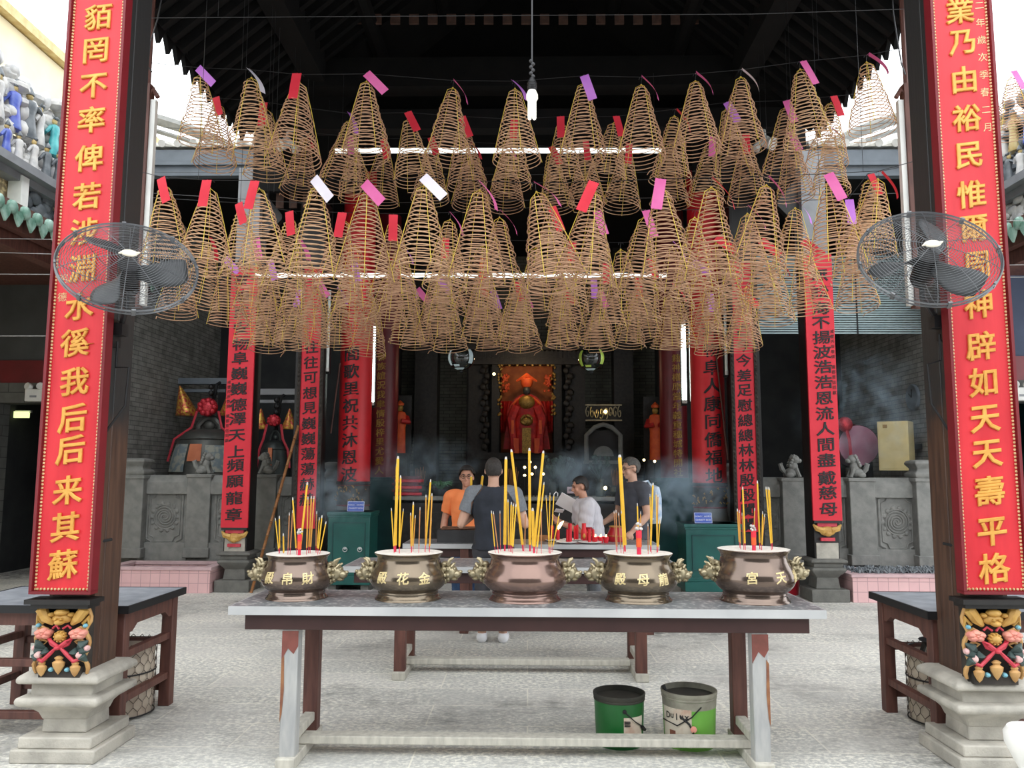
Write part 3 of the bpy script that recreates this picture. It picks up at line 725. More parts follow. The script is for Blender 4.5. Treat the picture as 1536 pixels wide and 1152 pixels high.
# ================================================================ bronze censers
CP = [(1.0, 1.0), (1.01, .985), (.985, .965), (.93, .92), (.915, .86), (.94, .78), (1.02, .68), (1.10, .57), (1.135, .47), (1.12, .38), (1.05, .29), (.95, .22), (.87, .185), (.865, .17), (.885, .15), (.87, .125), (.885, .10), (.93, .045), (.975, .015), (.975, 0)]
def crad(z):
    for (r1, z1), (r2, z2) in zip(CP, CP[1:]):
        if z2 <= z <= z1: return r2+(r1-r2)*((z-z2)/max(1e-6, z1-z2))
    return CP[-1][0]
def lion_mask(b, M):
    """lion head handle looking along +X"""
    b.ball((.03, 0, 0), (.055, .045, .05), M=M); b.ball((.075, 0, -.012), (.032, .034, .026), M=M); b.ball((.06, 0, -.04), (.026, .03, .014), M=M)
    b.ball((.10, 0, .002), (.013, .017, .011), 8, 6, M=M)
    for q in (-1, 1):
        b.ball((.062, q*.022, .022), (.012, .012, .011), 8, 6, M=M); b.tube([(.045, q*.02, .04), (.06, q*.034, .05), (.045, q*.045, .035)], .008, 6, M=M)
        b.tube([(.02, q*.03, .045), (.035, q*.03, .075), (.055, q*.026, .085)], [.012, .011, .004], 6, M=M)
        b.ball((.088, q*.018, -.012), (.012, .01, .01), 8, 6, M=M)
        for k in range(5):
            a = R(60-k*38); b.ball((.0, q*.045*math.cos(a)*1.05, .058*math.sin(a)), (.02, .017, .016), 8, 6, M=M)
            b.ball((.025, q*.042*math.cos(a)*1.1, .05*math.sin(a)), (.012, .011, .011), 8, 6, M=M)
    b.lathe([(.062, 0), (.066, .006), (.058, .014)], 14, M=M @ Matrix.Rotation(PI/2, 4, 'Y') @ Matrix.Translation((0, 0, -.012)))
CEN = []
def censer(px0, px1, ytop, ybot, m, text, label, rot=0, angs=None, Y=4.67):
    a = P(px0, ytop, Y); c = P(px1, ytop, Y); rr = (c.x-a.x)/2; cx = (a.x+c.x)/2
    h = P((px0+px1)/2, ytop+1, Y).z-ZT
    t = thing('incense_censer', label, 'censer', (cx, Y, ZT), rot, group='bronze censers on the front table')
    bb = B(); prof = [(r_*rr, z*h) for r_, z in CP][::-1]; prof += [(rr*.965, h*.99), (rr*.93, h*.93), (0, h*.93)]
    bb.lathe(prof, 56); part('bowl', bb, m, t, ang=60)
    bb = B(); bb.lathe([(rr*1.0, h*1.0), (rr*.985, h*1.004), (rr*.95, h*.985), (rr*.7, h*.985), (rr*.3, h*.992), (0, h*.992)], 48)
    rn = random.Random(int(px0))
    for i in range(26):
        q = rn.random()*6.3; d = rr*.85*math.sqrt(rn.random()); bb.ball((d*math.cos(q), d*math.sin(q), h*.984), (.006+.01*rn.random(), .008, .006), 6, 4)
    part('ash', bb, 'ash', t, label='pale ash filling the bowl')
    for q in (0, PI):
        bb = B(); lion_mask(bb, Matrix.Rotation(q, 4, 'Z') @ Matrix.Translation((rr*1.06, 0, h*.57)) @ Matrix.Scale(.92, 4)); part('lion_handle', bb, 'bronze_pale', t, label='pale lion head handle')
    if text:
        size = .068
        for ch, ad in zip(text, angs or (-34, 0, 32)):
            bb = B(); vs, fs, _, _ = glyph(ch, .02, .05); pts = []
            for v in vs:
                zz = .52*h+(v.y+.08*v.x)*size; a0 = R(ad-90)+v.x*size/(rr*1.1)-rot; r_ = crad(zz/h)*rr-.0012+(v.z+.05)*size*.55
                pts.append((r_*math.cos(a0), r_*math.sin(a0), zz))
            bb.add(pts, fs); part('character', bb, 'gold_char', t, smooth=False, label='raised gold character')
    CEN.append((cx, Y, ZT+h*.985, rr))
censer(401, 494, 829, 905, 'bronze', '殿帛財', 'bronze censer at the left end of the front table')
censer(563, 664, 827, 907, 'bronze_olive', '殿花金', 'second bronze censer from the left, with a bright highlight above its three characters')
censer(732, 843, 827, 910, 'bronze_red', '', 'reddish bronze censer in the middle of the table, without characters')
censer(905, 1008, 828, 909, 'bronze_olive', '殿母龍', 'second bronze censer from the right, three characters around its belly')
censer(1077, 1183, 822, 907, 'bronze', '宮天補', 'olive bronze censer at the right end of the front table', angs=(-18, 24, 62))

# ================================================================ incense sticks standing in the ash
ST = [
 [(413, 778, 420, 'y', 1.6), (419, 775, 420, 'y', 2), (425, 801, 426, 'y', 2.4), (434, 770, 432, 'b', 1.8), (439, 766, 435, 'b', 1.8), (439, 747, 446, 'y', 2.2), (461, 724, 449, 'y', 3), (462, 746, 460, 'o', 2), (467, 745, 463, 'o', 2.4), (471, 745, 465, 'o', 2), (475, 768, 474, 'b', 1.8), (479, 777, 475, 'y', 1.6), (483, 774, 476, 'y', 2), (489, 783, 478, 'y', 1.8)],
 [(597, 685, 592, 'y', 4.4), (595, 697, 594, 'y', 3), (601, 714, 599, 'y', 2.6), (587, 763, 592, 'y', 1.6), (605, 764, 598, 'y', 1.8), (620, 754, 617, 'y', 2.6), (623, 774, 619, 'o', 1.6), (616, 770, 617, 'o', 2), (630, 762, 628, 'b', 1.6), (646, 720, 637, 'y', 2.6), (648, 741, 644, 'o', 2.2), (639, 743, 638, 'o', 1.8), (647, 778, 643, 'o', 2)],
 [(737, 767, 744, 'y', 1.6), (740, 768, 749, 'b', 1.6), (750, 767, 751, 'b', 1.2), (759, 686, 757, 'y', 4.6), (762, 750, 763, 'y', 1.8), (767, 754, 765, 'y', 2.4), (770, 756, 767, 'y', 2.2), (774, 757, 768, 'y', 2), (767, 675, 786, 'y', 4), (794, 673, 795, 'y', 4), (815, 677, 800, 'y', 4), (799, 763, 801, 'y', 4.6), (816, 724, 804, 'y', 2.4), (812, 764, 812, 'b', 1.6), (819, 744, 825, 'y', 1.2), (825, 740, 823, 'y', 1.4), (831, 741, 825, 'y', 1.4), (839, 771, 826, 'y', 1.6), (788, 768, 787, 'b', 1.6)],
 [(921, 767, 925, 'b', 1.2), (924, 766, 926, 'b', 1.8), (928, 770, 932, 'b', 1.4), (932, 767, 936, 'y', 1.4), (929.5, 683, 938, 'y', 5.6), (956, 756, 958, 'y', 2), (961, 768, 960, 'o', 1.4), (979.5, 725, 975, 'y', 2.8), (975, 742, 977, 'y', 1.4), (984, 739, 986, 'y', 1.6), (987, 742, 985, 'o', 1.6), (990, 777, 986, 'y', 1.6), (972, 786, 972, 'b', 1.4)],
 [(1106, 764, 1110, 'o', 2), (1109, 766, 1111, 'o', 1.6), (1114, 731, 1118, 'y', 2.4), (1113, 770, 1116, 'b', 1.4), (1136, 722, 1140, 'y', 2.4), (1132, 763, 1130, 'o', 1.6), (1144, 768, 1142, 'y', 1.6), (1147, 772, 1141, 'o', 1.6), (1149, 731, 1158, 'y', 2), (1152, 731, 1159, 'y', 1.6), (1154, 732, 1159, 'y', 1.8)],
]
WHO = ['the leftmost censer', 'the second censer from the left', 'the middle censer', 'the second censer from the right', 'the rightmost censer']
CN = {'y': 'yellow', 'o': 'ochre', 'b': 'brown'}; CM = {'y': 'stick_yellow', 'o': 'stick_ochre', 'b': 'stick_brown'}
for ci, lst in enumerate(ST):
    cx, cy, cz, rr = CEN[ci]; lst = sorted(lst, key=lambda s: s[0]); n = len(lst)
    tall = min(s[1] for s in lst)
    for i, (xt, yt, xb, c, th) in enumerate(lst):
        dy = rnd.uniform(-.45, .35)*rr; Y = cy+dy
        top = P(xt, yt, Y+rnd.uniform(-.02, .02)); base = P(xb, 826, Y); base.z = cz-.03
        adj = 'thick' if th > 3.5 else ('thin' if th < 1.7 else 'slender')
        t = thing('incense_stick', '%s %s incense stick, %s in %s' % (adj, CN[c], ordinal(i, n), WHO[ci]), 'incense stick', base, group='incense sticks in '+WHO[ci])
        v = top-base; L = v.length; u = v/L; r_ = th*.5*Y/1205
        k = .0 if c == 'o' and th < 1.5 else .27
        redl = min(.075, L*.28)
        bb = B(); bb.tube([(0, 0, 0), u*redl], .0016 if th < 2.3 else (.0026 if th < 3.5 else .0055), 6); part('stem', bb, 'stick_red', t, label='red stem')
        bb = B(); bb.tube([u*(redl*.95), u*(L*.6), u*(L-.012)], [r_*1.05, r_, r_*.95], 8); part('stick', bb, CM[c], t)
        bb = B(); e = u*(L-.012)
        if c == 'y' and i == n-2 and ci == 2: bb.tube([e, u*L, u*L+Vector((.012, 0, .012)), u*L+Vector((.022, 0, .004)), u*L+Vector((.02, 0, -.012))], r_*.8, 6)
        else: bb.tube([e, u*(L+.004)], [r_*.95, r_*.6], 6)
        part('ash_tip', bb, 'tip_ash', t, label='gray ash tip')
# wrapped bundles of sticks
for ci, xb, yt, wpx, lab in ((0, 450, 795, 6, 'short burning bundle of incense in a red wrapper, in the leftmost censer'), (3, 958, 788, 8, 'thick bundle of incense in an orange and red wrapper, second censer from the right'), (4, 1130, 790, 7, 'incense bundle in an orange wrapper topped with ash, in the rightmost censer')):
    cx, cy, cz, rr = CEN[ci]; a = P(xb, yt, cy-.1); base = Vector((a.x, cy-.1, cz-.02)); L = a.z-base.z; r_ = wpx*.5*cy/1205
    t = thing('incense_bundle', lab, 'incense bundle', base)
    bb = B(); bb.tube([(0, 0, 0), (0, 0, L*.35)], r_*.8, 8); part('stems', bb, 'stick_red', t)
    bb = B(); bb.tube([(0, 0, L*.35), (0, 0, L*.8)], r_, 10); part('wrapper', bb, 'robe_orange', t)
    bb = B(); bb.tube([(0, 0, L*.62), (0, 0, L*.85)], r_*1.06, 10); part('band', bb, 'tag_red', t)
    bb = B()
    for k in range(9): bb.ball((rnd.uniform(-1, 1)*r_, rnd.uniform(-1, 1)*r_, L*(.85+.2*rnd.random())), r_*.55, 6, 5)
    part('ash_tip', bb, 'tip_ash', t)

# ================================================================ buckets under the table
def pail(x, y, r, h, label, kind):
    t = thing('bucket', label, 'bucket', (x, y, 0))
    bb = B(); bb.lathe([(r*.9, 0), (r*.915, .02), (r*.98, h*.86), (r*.96, h*.86), (r*.9, .02), (0, .015)], 40)
    part('body', bb, 'bucket_green' if kind == 0 else 'bucket_lime', t)
    bb = B(); bb.lathe([(r*.955, h*.86), (r*1.0, h*.865), (r*1.01, h*.89), (r*.99, h*.905), (r*1.015, h*.93), (r*1.03, h*.985), (r*1.02, h), (r*.965, h), (r*.95, h*.86)], 40); part('rim', bb, 'bucket_dark' if kind == 0 else 'bucket_rim', t, label='dented rim')
    bb = B(); bb.lathe([(r*.94, h*.9), (r*.935, h*.55), (0, h*.55)], 32); part('inside', bb, 'bucket_dark', t)
    def wrap(a0, a1, z0, z1, m, nm, off=.0015):
        bb = B(); bb.grid(lambda u, v: ((r*(.905+.085*((z0+(z1-z0)*v)/h))+off)*math.sin(R(a0+(a1-a0)*u)), -(r*(.905+.085*((z0+(z1-z0)*v)/h))+off)*math.cos(R(a0+(a1-a0)*u)), z0+(z1-z0)*v), 14, 2); return part(nm, bb, m, t)
    if kind == 0:
        wrap(4, 58, .02, h*.62, 'label_cream', 'label')
        bb = B()
        for k in range(4): bb.box((.03, -.003, h*.55-.008*k), (.034, .004, .004))
        part('print', bb, 'ink', t).location = (0, -r*.955, 0)
        bb = B(); bb.tube([(r*.1, -r*1.0, h*.74), (r*.5, -r*.93, h*.55), (r*.9, -r*.5, h*.38)], .0035, 6); bb.bar((r*.8, -r*.62, h*.42), (r*.93, -r*.5, h*.33), .014); bb.lathe([(.012, 0), (.012, .006), (0, .008)], 8, M=Matrix.Translation((r*.1, -r*.97, h*.74)) @ Matrix.Rotation(PI/2, 4, 'X')); part('handle', bb, 'black_metal', t)
    else:
        wrap(-80, -6, .02, h*.74, 'label_cream', 'label'); wrap(-90, 90, h*.72, h*.86, 'bucket_rim', 'upper_band')
        bb = B()
        for i, ch in enumerate('Dulux'):
            vs, fs, _, _ = glyph(ch, .012, .02)
            for_ang = R(-60+i*11); zz = h*.60
            bb.add([(r*.985*math.sin(for_ang+v.x*.05/r), -(r*.985+v.z*.02)*math.cos(for_ang+v.x*.05/r), zz+v.y*.05) for v in vs], fs)
        part('lettering', bb, 'ink', t, smooth=False)
        wrap(-58, -42, h*.22, h*.34, 'rust', 'print', .003)
        bb = B(); bb.tube([(-r*.98, -r*.2, h*.48), (-r*.6, -r*.85, h*.45), (-r*.1, -r*1.0, h*.62), (r*.25, -r*.99, h*.8)], .0035, 6); part('handle', bb, 'black_metal', t)
        bb = B(); bb.tube([(-r*.5, -r*.86, h*.62), (-r*.2, -r*.99, h*.5), (-r*.05, -r*1.01, h*.36), (-r*.12, -r*1.0, h*.18), (-r*.5, -r*.85, h*.07)], .006, 6); part('ring', bb, 'cord_black', t)
        bb = B(); bb.lathe([(.018, 0), (.018, .006), (0, .008)], 12, M=Matrix.Translation((-r*.05, -r*1.0, h*.41)) @ Matrix.Rotation(PI/2, 4, 'X')); part('button', bb, 'flower_pink', t)
a = P(928.5, 1037, 4.87); pail(a.x, 4.87, .148, a.z, 'dark green metal bucket under the front table, torn paper label', 0)
a = P(1033, 1033, 4.87); pail(a.x, 4.87, .158, a.z, 'lime green plastic paint bucket with pale rim under the front table', 1)
t = thing('trowel', 'dark handled scoop standing inside the lime green bucket', 'scoop', (a.x-.12, 4.86, a.z-.10)); bb = B(); bb.tube([(0, 0, 0), (-.012, 0, .07), (-.03, 0, .12)], [.008, .012, .013], 8); part('handle', bb, 'black_lid', t); bb = B(); bb.box((.01, 0, -.02), (.05, .01, .06)); part('blade', bb, 'bucket_dark', t)
a = P(1534, 1092, 4.05)
h_ = a.z
bb = B(); bb.lathe([(.07, 0), (.085, .01), (.085, .06), (.07, h_*.45), (.10, h_*.62), (.125, h_*.78), (.128, h_*.92), (.11, h_), (0, h_)], 28); t = tag(part('basin', bb, 'white_paint'), 'white rounded stool beside the base of the right front pillar', 'stool'); t.name = 'stool'; t.location = (a.x+.05, 4.05, 0)

# ================================================================ pillar fans
def fan(px, py, Y, n, roll, label, s, blade0):
    c = P(px, py, Y); t = thing('wall_fan', label, 'fan', c)
    n = Vector(n).normalized(); x = Vector((0, 0, 1)).cross(n).normalized(); y = n.cross(x)
    M = Matrix((x, y, n)).transposed().to_4x4()
    RR = .345
    def ring(b, r_, z, w_, k=56): b.tube([(r_*math.cos(2*PI*i/k), r_*math.sin(2*PI*i/k), z) for i in range(k)], w_, 4, closed=True, M=M)
    dome = lambda r_, d: d*(1-(r_/RR)**2)**.7
    bb = B()
    for i in range(3, 27): ring(bb, RR*i/27, dome(RR*i/27, .085), .0015)
    for i in range(10):
        a = 2*PI*i/10+.25; bb.tube([(r_*math.cos(a), r_*math.sin(a), dome(r_, .085)-.003) for r_ in (.03, .1, .18, .26, .31, RR)], .0022, 5, M=M)
    part('front_guard', bb, 'fan_wire', t)
    bb = B()
    for i in range(5, 27, 1): ring(bb, RR*i/27, -dome(RR*i/27, .12)-.02, .0013, 44)
    for i in range(8):
        a = 2*PI*i/8; bb.tube([(r_*math.cos(a), r_*math.sin(a), -dome(r_, .12)-.02) for r_ in (.06, .14, .22, .3, RR)], .002, 5, M=M)
    part('rear_guard', bb, 'fan_wire', t)
    bb = B(); ring(bb, RR, 0, .006, 72); ring(bb, RR, -.022, .005, 72)
    for k in range(8):
        a = 2*PI*k/8+.1; bb.box((0, 0, 0), (.01, .02, .04), M @ Matrix.Rotation(a, 4, 'Z') @ Matrix.Translation((RR, 0, -.01)))
    part('rim', bb, 'fan_wire', t)
    for k in range(3):
        bb = B(); a0 = blade0+k*2*PI/3
        def bl(u, v):
            r_ = .045+.255*u; wd = .30+.55*math.sin(PI*min(1, .25+u*.75))**.8; a = a0+(v-.5)*wd*(.55+.6*u)+.35*u
            return (r_*math.cos(a), r_*math.sin(a), -.035+(v-.5)*.085*(1-.3*u))
        bb.grid(bl, 10, 6, M); part('blade', bb, 'fan_blade', t, solid=.004)
    bb = B(); bb.ball((0, 0, .086), (.042, .026, .012), 16, 8, M)
    for q in (-1, 1): bb.tube([(q*.03, -q*.0, .086), (q*.052, q*.012, .088)], [.012, .003], 6, M=M)
    part('hub_cap', bb, 'fan_cap', t, label='cream hub cap')
    bb = B(); bb.lathe([(.03, -.03), (.055, -.07), (.06, -.17), (.045, -.2), (0, -.205)], 20, M=M); bb.lathe([(.05, 0), (.05, -.06)], 16, M=M); part('motor', bb, 'black_metal', t)
    bb = B(); e = n*-.17; wall = Vector((PX[s]-s*.13, PY-.1, c.z-.30))-c
    bb.tube([e, e+Vector((0, 0, -.10)), wall+Vector((-s*.05, 0, .06)), wall], .016, 8); bb.box(tuple(wall+Vector((-s*.01, 0, 0))), (.03, .09, .16)); bb.box(tuple(wall+Vector((-s*.045, -.01, .02))), (.06, .07, .07)); part('bracket', bb, 'black_metal', t)
    bb = B(); q0 = wall+Vector((-s*.04, -.02, -.05)); q1 = Vector((PX[s]-s*.14, PY-.16, 1.75))-c
    bb.tube([q0, q0+Vector((s*.0, 0, -.15)), (q0+q1)/2+Vector((-s*.10, 0, .12)), (q0+q1)/2+Vector((-s*.09, 0, -.1)), q1+Vector((-s*.03, 0, .05)), q1], .007, 6); part('cable', bb, 'cord_black', t)
    return t
tl = R(35)
fan(193, 398, 4.16, (.46*math.cos(tl), -.888*math.cos(tl), math.sin(tl)), 0, 'large round pillar fan hanging level on the left front pillar', -1, -.2)
fan(1393, 384, 4.16, (-.453*math.cos(tl)+.89*.42*math.sin(tl), -.89*math.cos(tl)-.453*.42*math.sin(tl), math.sin(tl)*.907), 0, 'large round pillar fan tilted sideways on the right front pillar', 1, -1.1)

# ================================================================ bare lamp on its cord, and the wires
YL = 4.3; a = P(798, 150, YL)
t = thing('hanging_lamp', 'white compact fluorescent bulb hanging from the roof on a long cord', 'lamp', (a.x, YL, a.z))
bb = B()
for q in (-1, 1):
    for e in (-1, 1): bb.tube([(q*.013, e*.011, .005), (q*.013, e*.011, -.095)], .0105, 8)
    bb.tube([(q*.013, -.011, -.095), (q*.013, 0, -.108), (q*.013, .011, -.095)], .0105, 8)
part('tube', bb, 'cfl_white', t)
bb = B(); bb.lathe([(.030, 0), (.034, .008), (.033, .03), (.022, .055), (.018, .06), (0, .06)], 18); part('ballast', bb, 'lamp_white', t)
bb = B(); bb.lathe([(.022, .055), (.026, .06), (.026, .10), (.012, .13), (0, .135)], 14)
for k in range(4): bb.lathe([(.024, .068+k*.009), (.028, .071+k*.009), (.024, .074+k*.009)], 14)
part('socket', bb, 'black_metal', t)
bb = B(); bb.tube([(0, 0, .13), (0, 0, 6.6-a.z)], .0045, 6)
for k in range(6): bb.ball((.006*(-1)**k, 0, .14+k*.018), .011, 8, 5)
part('cord', bb, 'wire', t)

# ================================================================ hanging incense coils
def coil_mesh(seed):
    rn = random.Random(seed); b = B(); turns = 19+rn.randint(-1, 2); n = 22; H_ = .62; pts = []
    wob = [(rn.uniform(-.011, .011), rn.uniform(-.009, .009)) for _ in range(turns+2)]
    for i in range(turns*n+1):
        t_ = i/(turns*n); k = i//n; f = (i % n)/n
        r_ = .046+.160*t_**.93; r_ *= 1+.02*math.sin(t_*9+seed)
        wx = wob[k][0]*(1-f)+wob[k+1][0]*f; wy = wob[k][1]*(1-f)+wob[k+1][1]*f
        z = -.10-H_*t_-.008*math.sin(2*PI*f+seed)-.012*(1+t_)*math.sin(2*PI*f)*(.4+.3*math.sin(seed*1.7))
        q = 2*PI*f+seed
        pts.append((r_*math.cos(q)+wx, r_*math.sin(q)+wy, z))
    e = pts[-1]; q = seed
    if seed % 2: pts.append((e[0]+.02*math.cos(q+1.9), e[1]+.02*math.sin(q+1.9), e[2]-.03))
    b.tube(pts, .0046, 4)
    me = mesh_of('coil', b); me.shade_smooth(); return me
def cord_mesh(seed):
    b = B()
    for k in range(4):
        q = 2*PI*k/4+seed*.8+.4; pts = [(0, 0, -.06)]
        for t_ in (0, .25, .5, .75, 1): r_ = .048+.160*t_**.93+.004; pts.append((r_*math.cos(q), r_*math.sin(q), -.095-.62*t_))
        b.tube(pts, .0026, 4)
    b.ball((0, 0, -.06), .008, 6, 5)
    me = mesh_of('cord', b); me.shade_smooth(); return me
def hook_mesh():
    b = B(); b.tube([(-.02, 0, -.015), (-.012, 0, .006), (0, 0, .012), (.006, 0, 0), (0, 0, -.03), (0, 0, -.055)], .0017, 4)
    b.tube([(0, 0, .008), (.02, 0, .004), (.035, 0, -.012)], .0014, 4)
    return mesh_of('hook', b)
COILS = [coil_mesh(s) for s in range(1, 7)]
for i, me in enumerate(COILS): me.materials.append(MATS['coil_a' if i % 2 else 'coil_b'])
CORDS = [cord_mesh(s) for s in range(3)]
for me in CORDS: me.materials.append(MATS['yarn'])
HOOK = hook_mesh(); HOOK.materials.append(MATS['wire'])
TAGS = {}
def tag_mesh(style, m):
    if (style, m) in TAGS: return TAGS[(style, m)]
    b = B(); wd, L = .075, .235; th = .0018
    paths = {'hang': (0, .02, 0), 'left': (-.07, .02, -14), 'tilt': (.06, .02, 18), 'lean': (.16, .03, 42), 'side': (.055, .02, 14)}
    dx, dy, ang = paths[style]
    a = R(ang); ny = -.055
    fac = R(72) if style == 'side' else R(rnd.uniform(-12, 12))
    vs = []; N = 8
    for sgn in (-1, 1):
        for i in range(N+1):
            u = i/N; s_ = L*u; bow = .05*math.sin(u*PI*.6)*(1.4 if style == 'side' else .35)
            cx = math.sin(a)*s_+(bow if style == 'side' else 0); cz = .0-math.cos(a)*s_
            for e in (-1, 1):
                px = e*wd/2; ox = math.cos(a)*px*math.cos(fac); oz = math.sin(a)*px*math.cos(fac); oy = px*math.sin(fac)
                vs.append((cx+ox, ny-.03*u-bow*.5+oy*.9+sgn*th*.5, cz+oz-.015))
    k = 2*(N+1); fs = []
    for i in range(N):
        a0 = 2*i; fs.append((a0, a0+1, a0+3, a0+2)); fs.append((k+a0+2, k+a0+3, k+a0+1, k+a0))
        fs.append((a0, a0+2, k+a0+2, k+a0)); fs.append((a0+3, a0+1, k+a0+1, k+a0+3))
    fs.append((1, 0, k, k+1)); fs.append((2*N, 2*N+1, k+2*N+1, k+2*N))
    b.add(vs, fs); b.tube([(0, ny, -.01), (0, -.01, .0)], .0015, 4)
    me = mesh_of('tag', b); me.materials.append(MATS['tag_'+m]); TAGS[(style, m)] = me; return me
CW = {'red': 'red', 'pink': 'pink', 'purple': 'purple', 'white': 'white', None: None}
def coil_row(name, Y, items, upper, wire_label, ext=(205, 1370)):
    """one wire across the court with its coils"""
    items = sorted(items, key=lambda i: i[0]); n = len(items); pts = []
    for i, it in enumerate(items):
        x, y, colr, style = it[:4]; sc_ = (it[4] if len(it) > 4 else 1)*rnd.uniform(.97, 1.04); yy = Y
        p = P(x, y, yy); pts.append((p.x, Y, p.z+.008))
        lab = 'incense coil %s, %s on %s' % ('with %s paper tag' % colr if colr else 'without a tag', ordinal(i, n), name)
        t = thing('incense_coil', lab, 'incense coil', p, group='incense coils on '+name)
        t.rotation_euler = (rnd.uniform(-.10, .08), rnd.gauss(0, .065), rnd.uniform(-.25, .25)); t.scale = (sc_,)*3
        s = rnd.randrange(6)
        part('coil', COILS[s], None, t); part('cord', CORDS[rnd.randrange(3)], None, t); part('hook', HOOK, None, t)
        if colr: part('tag', tag_mesh(style, colr), None, t, label='%s paper tag' % colr)
    b = B(); a = P(ext[0], items[0][1]-6, Y); c = P(ext[1], items[-1][1]-10, Y)
    b.tube([(-2.55, Y, 6.3), (-2.55, Y, np.interp(-2.55, [q[0] for q in pts], [q[2] for q in pts]))], .002, 4); b.tube([(2.55, Y, 6.3), (2.55, Y, np.interp(2.55, [q[0] for q in pts], [q[2] for q in pts]))], .002, 4)
    w_ = part('hanging_wire', b.tube([(a.x, Y, a.z+.03)]+pts+[(c.x, Y, c.z+.03)], .0028, 4), 'wire_dark'); tag(w_, wire_label, 'wire')
A_ = [(300, 103, 'purple', 'lean', .92), (377, 106, 'white', 'side', 1.08), (450, 113, 'red', 'hang', 1.08), (550, 112, 'pink', 'lean', 1.06), (680, 122, 'pink', 'side'), (772, 123, 'purple', 'side', 1.02), (875, 115, 'purple', 'tilt', 1.02), (962, 117, 'pink', 'side', 1.05), (1043, 112, 'pink', 'side', 1.05), (1111, 106, 'white', 'side', .98), (1199, 94, 'pink', 'tilt', 1.0), (1299, 84, 'pink', 'side', .95)]
coil_row('the highest front wire', 6.75, A_, 1, 'thin wire holding the highest front row of incense coils')
B_ = [(328, 148, 'red', 'tilt'), (400, 155, 'red', 'hang', 1.0), (528, 172, 'purple', 'side', 1.05), (612, 170, 'red', 'tilt', .98), (694, 176, 'red', 'tilt', .95), (772, 180, 'red', 'hang', .95), (842, 176, 'red', 'hang', .98), (922, 176, 'red', 'tilt', .98), (1012, 165, 'red', 'side', .98), (1088, 155, 'purple', 'tilt', 1.0), (1178, 152, 'pink', 'tilt', 1.05), (1247, 146, 'red', 'tilt', 1.0)]
coil_row('the second upper wire', 7.5, B_, 1, 'thin wire holding the second upper row of incense coils')
B2 = [(x+rnd.uniform(-6, 6), 216-abs(x-790)*.035+rnd.uniform(-6, 6), rnd.choice(['red', 'red', 'pink', None]), rnd.choice(['tilt', 'side', 'hang']), 1.02) for x in range(462, 1260, 60)]
coil_row('the rearmost upper wire', 8.5, B2, 1, 'thin wire holding the rearmost upper row of incense coils')
C_ = [(248, 268, 'red', 'tilt', .95), (316, 272, 'red', 'hang'), (388, 272, 'red', 'left'), (476, 268, 'white', 'lean', 1.05), (551, 276, 'pink', 'lean', 1.05), (636, 267, 'white', 'lean', 1.08), (720, 273, 'pink', 'side', 1.1), (802, 276, 'pink', 'side', 1.1), (893, 274, 'red', 'left', 1.05), (990, 270, 'pink', 'left', 1.08), (1067, 268, 'red', 'side', 1.1), (1151, 266, 'pink', 'side', 1.1), (1241, 262, 'pink', 'tilt', 1.05), (1318, 258, 'red', 'side', .92)]
coil_row('the lower front wire', 5.95, C_, 0, 'thin wire holding the lower front row of incense coils')
D_ = [(363, 306, 'red', 'tilt'), (439, 318, 'red', 'tilt'), (517, 320, 'red', 'hang', 1.02), (591, 322, 'red', 'hang'), (676, 320, 'pink', 'side'), (749, 316, 'pink', 'side'), (826, 311, 'red', 'tilt', 1.05), (895, 318, 'pink', 'tilt'), (966, 316, 'pink', 'tilt', 1.08), (1042, 316, None, 'hang', 1.05), (1121, 310, 'pink', 'side', 1.05), (1193, 302, 'purple', 'side'), (1272, 300, 'purple', 'hang', 1.0), (1302, 262, 'red', 'tilt', .9)]
coil_row('the second lower wire', 6.85, D_, 0, 'thin wire holding the second lower row of incense coils')
def proc(x0, x1, st, y, jit, sc_):
    cs = ['red', 'purple', None, 'red', 'purple', None, 'pink']; out = []; x = x0
    while x <= x1:
        out.append((x+rnd.uniform(-7, 7), y+rnd.uniform(-jit, jit), rnd.choice(cs), rnd.choice(['tilt', 'hang', 'lean', 'side']), sc_)); x += st
    return out
coil_row('the third lower wire', 7.6, [(272, 372, None, 'hang', .95)]+proc(322, 1290, 68, 360, 6, 1.0), 0, 'thin wire holding the third lower row of incense coils')
coil_row('the fourth lower wire', 8.3, proc(345, 1200, 63, 392, 6, 1.0), 0, 'thin wire holding the fourth lower row of incense coils')
coil_row('the fifth lower wire', 9.05, proc(372, 1180, 58, 420, 6, 1.02), 0, 'thin wire holding the fifth lower row of incense coils')
coil_row('the rearmost lower wire', 9.8, proc(402, 1165, 55, 436, 5, 1.04), 0, 'thin wire holding the rearmost lower row of incense coils')
for Y, pts, lab in ((6.3, ((212, 27), (480, 25), (800, 23), (1130, 21), (1372, 13)), 'bare wire strung across just under the roof'), (9.0, ((230, 258), (800, 262), (1345, 250)), 'bare wire strung across behind the upper incense coils'), (7.9, ((230, 290), (480, 306), (1345, 290)), 'bare wire strung low across between the coil rows')):
    b = B(); q = [P(x, y, Y) for x, y in pts]; o = part('hanging_wire', b.tube([(q[0].x, Y, q[0].z), *[tuple(k) for k in q[1:-1]], tuple(q[-1])], .003, 4).tube([(-2.6, Y, 6.3), (-2.6, Y, q[0].z+.01)], .002, 4), 'wire'); tag(o, lab, 'wire')
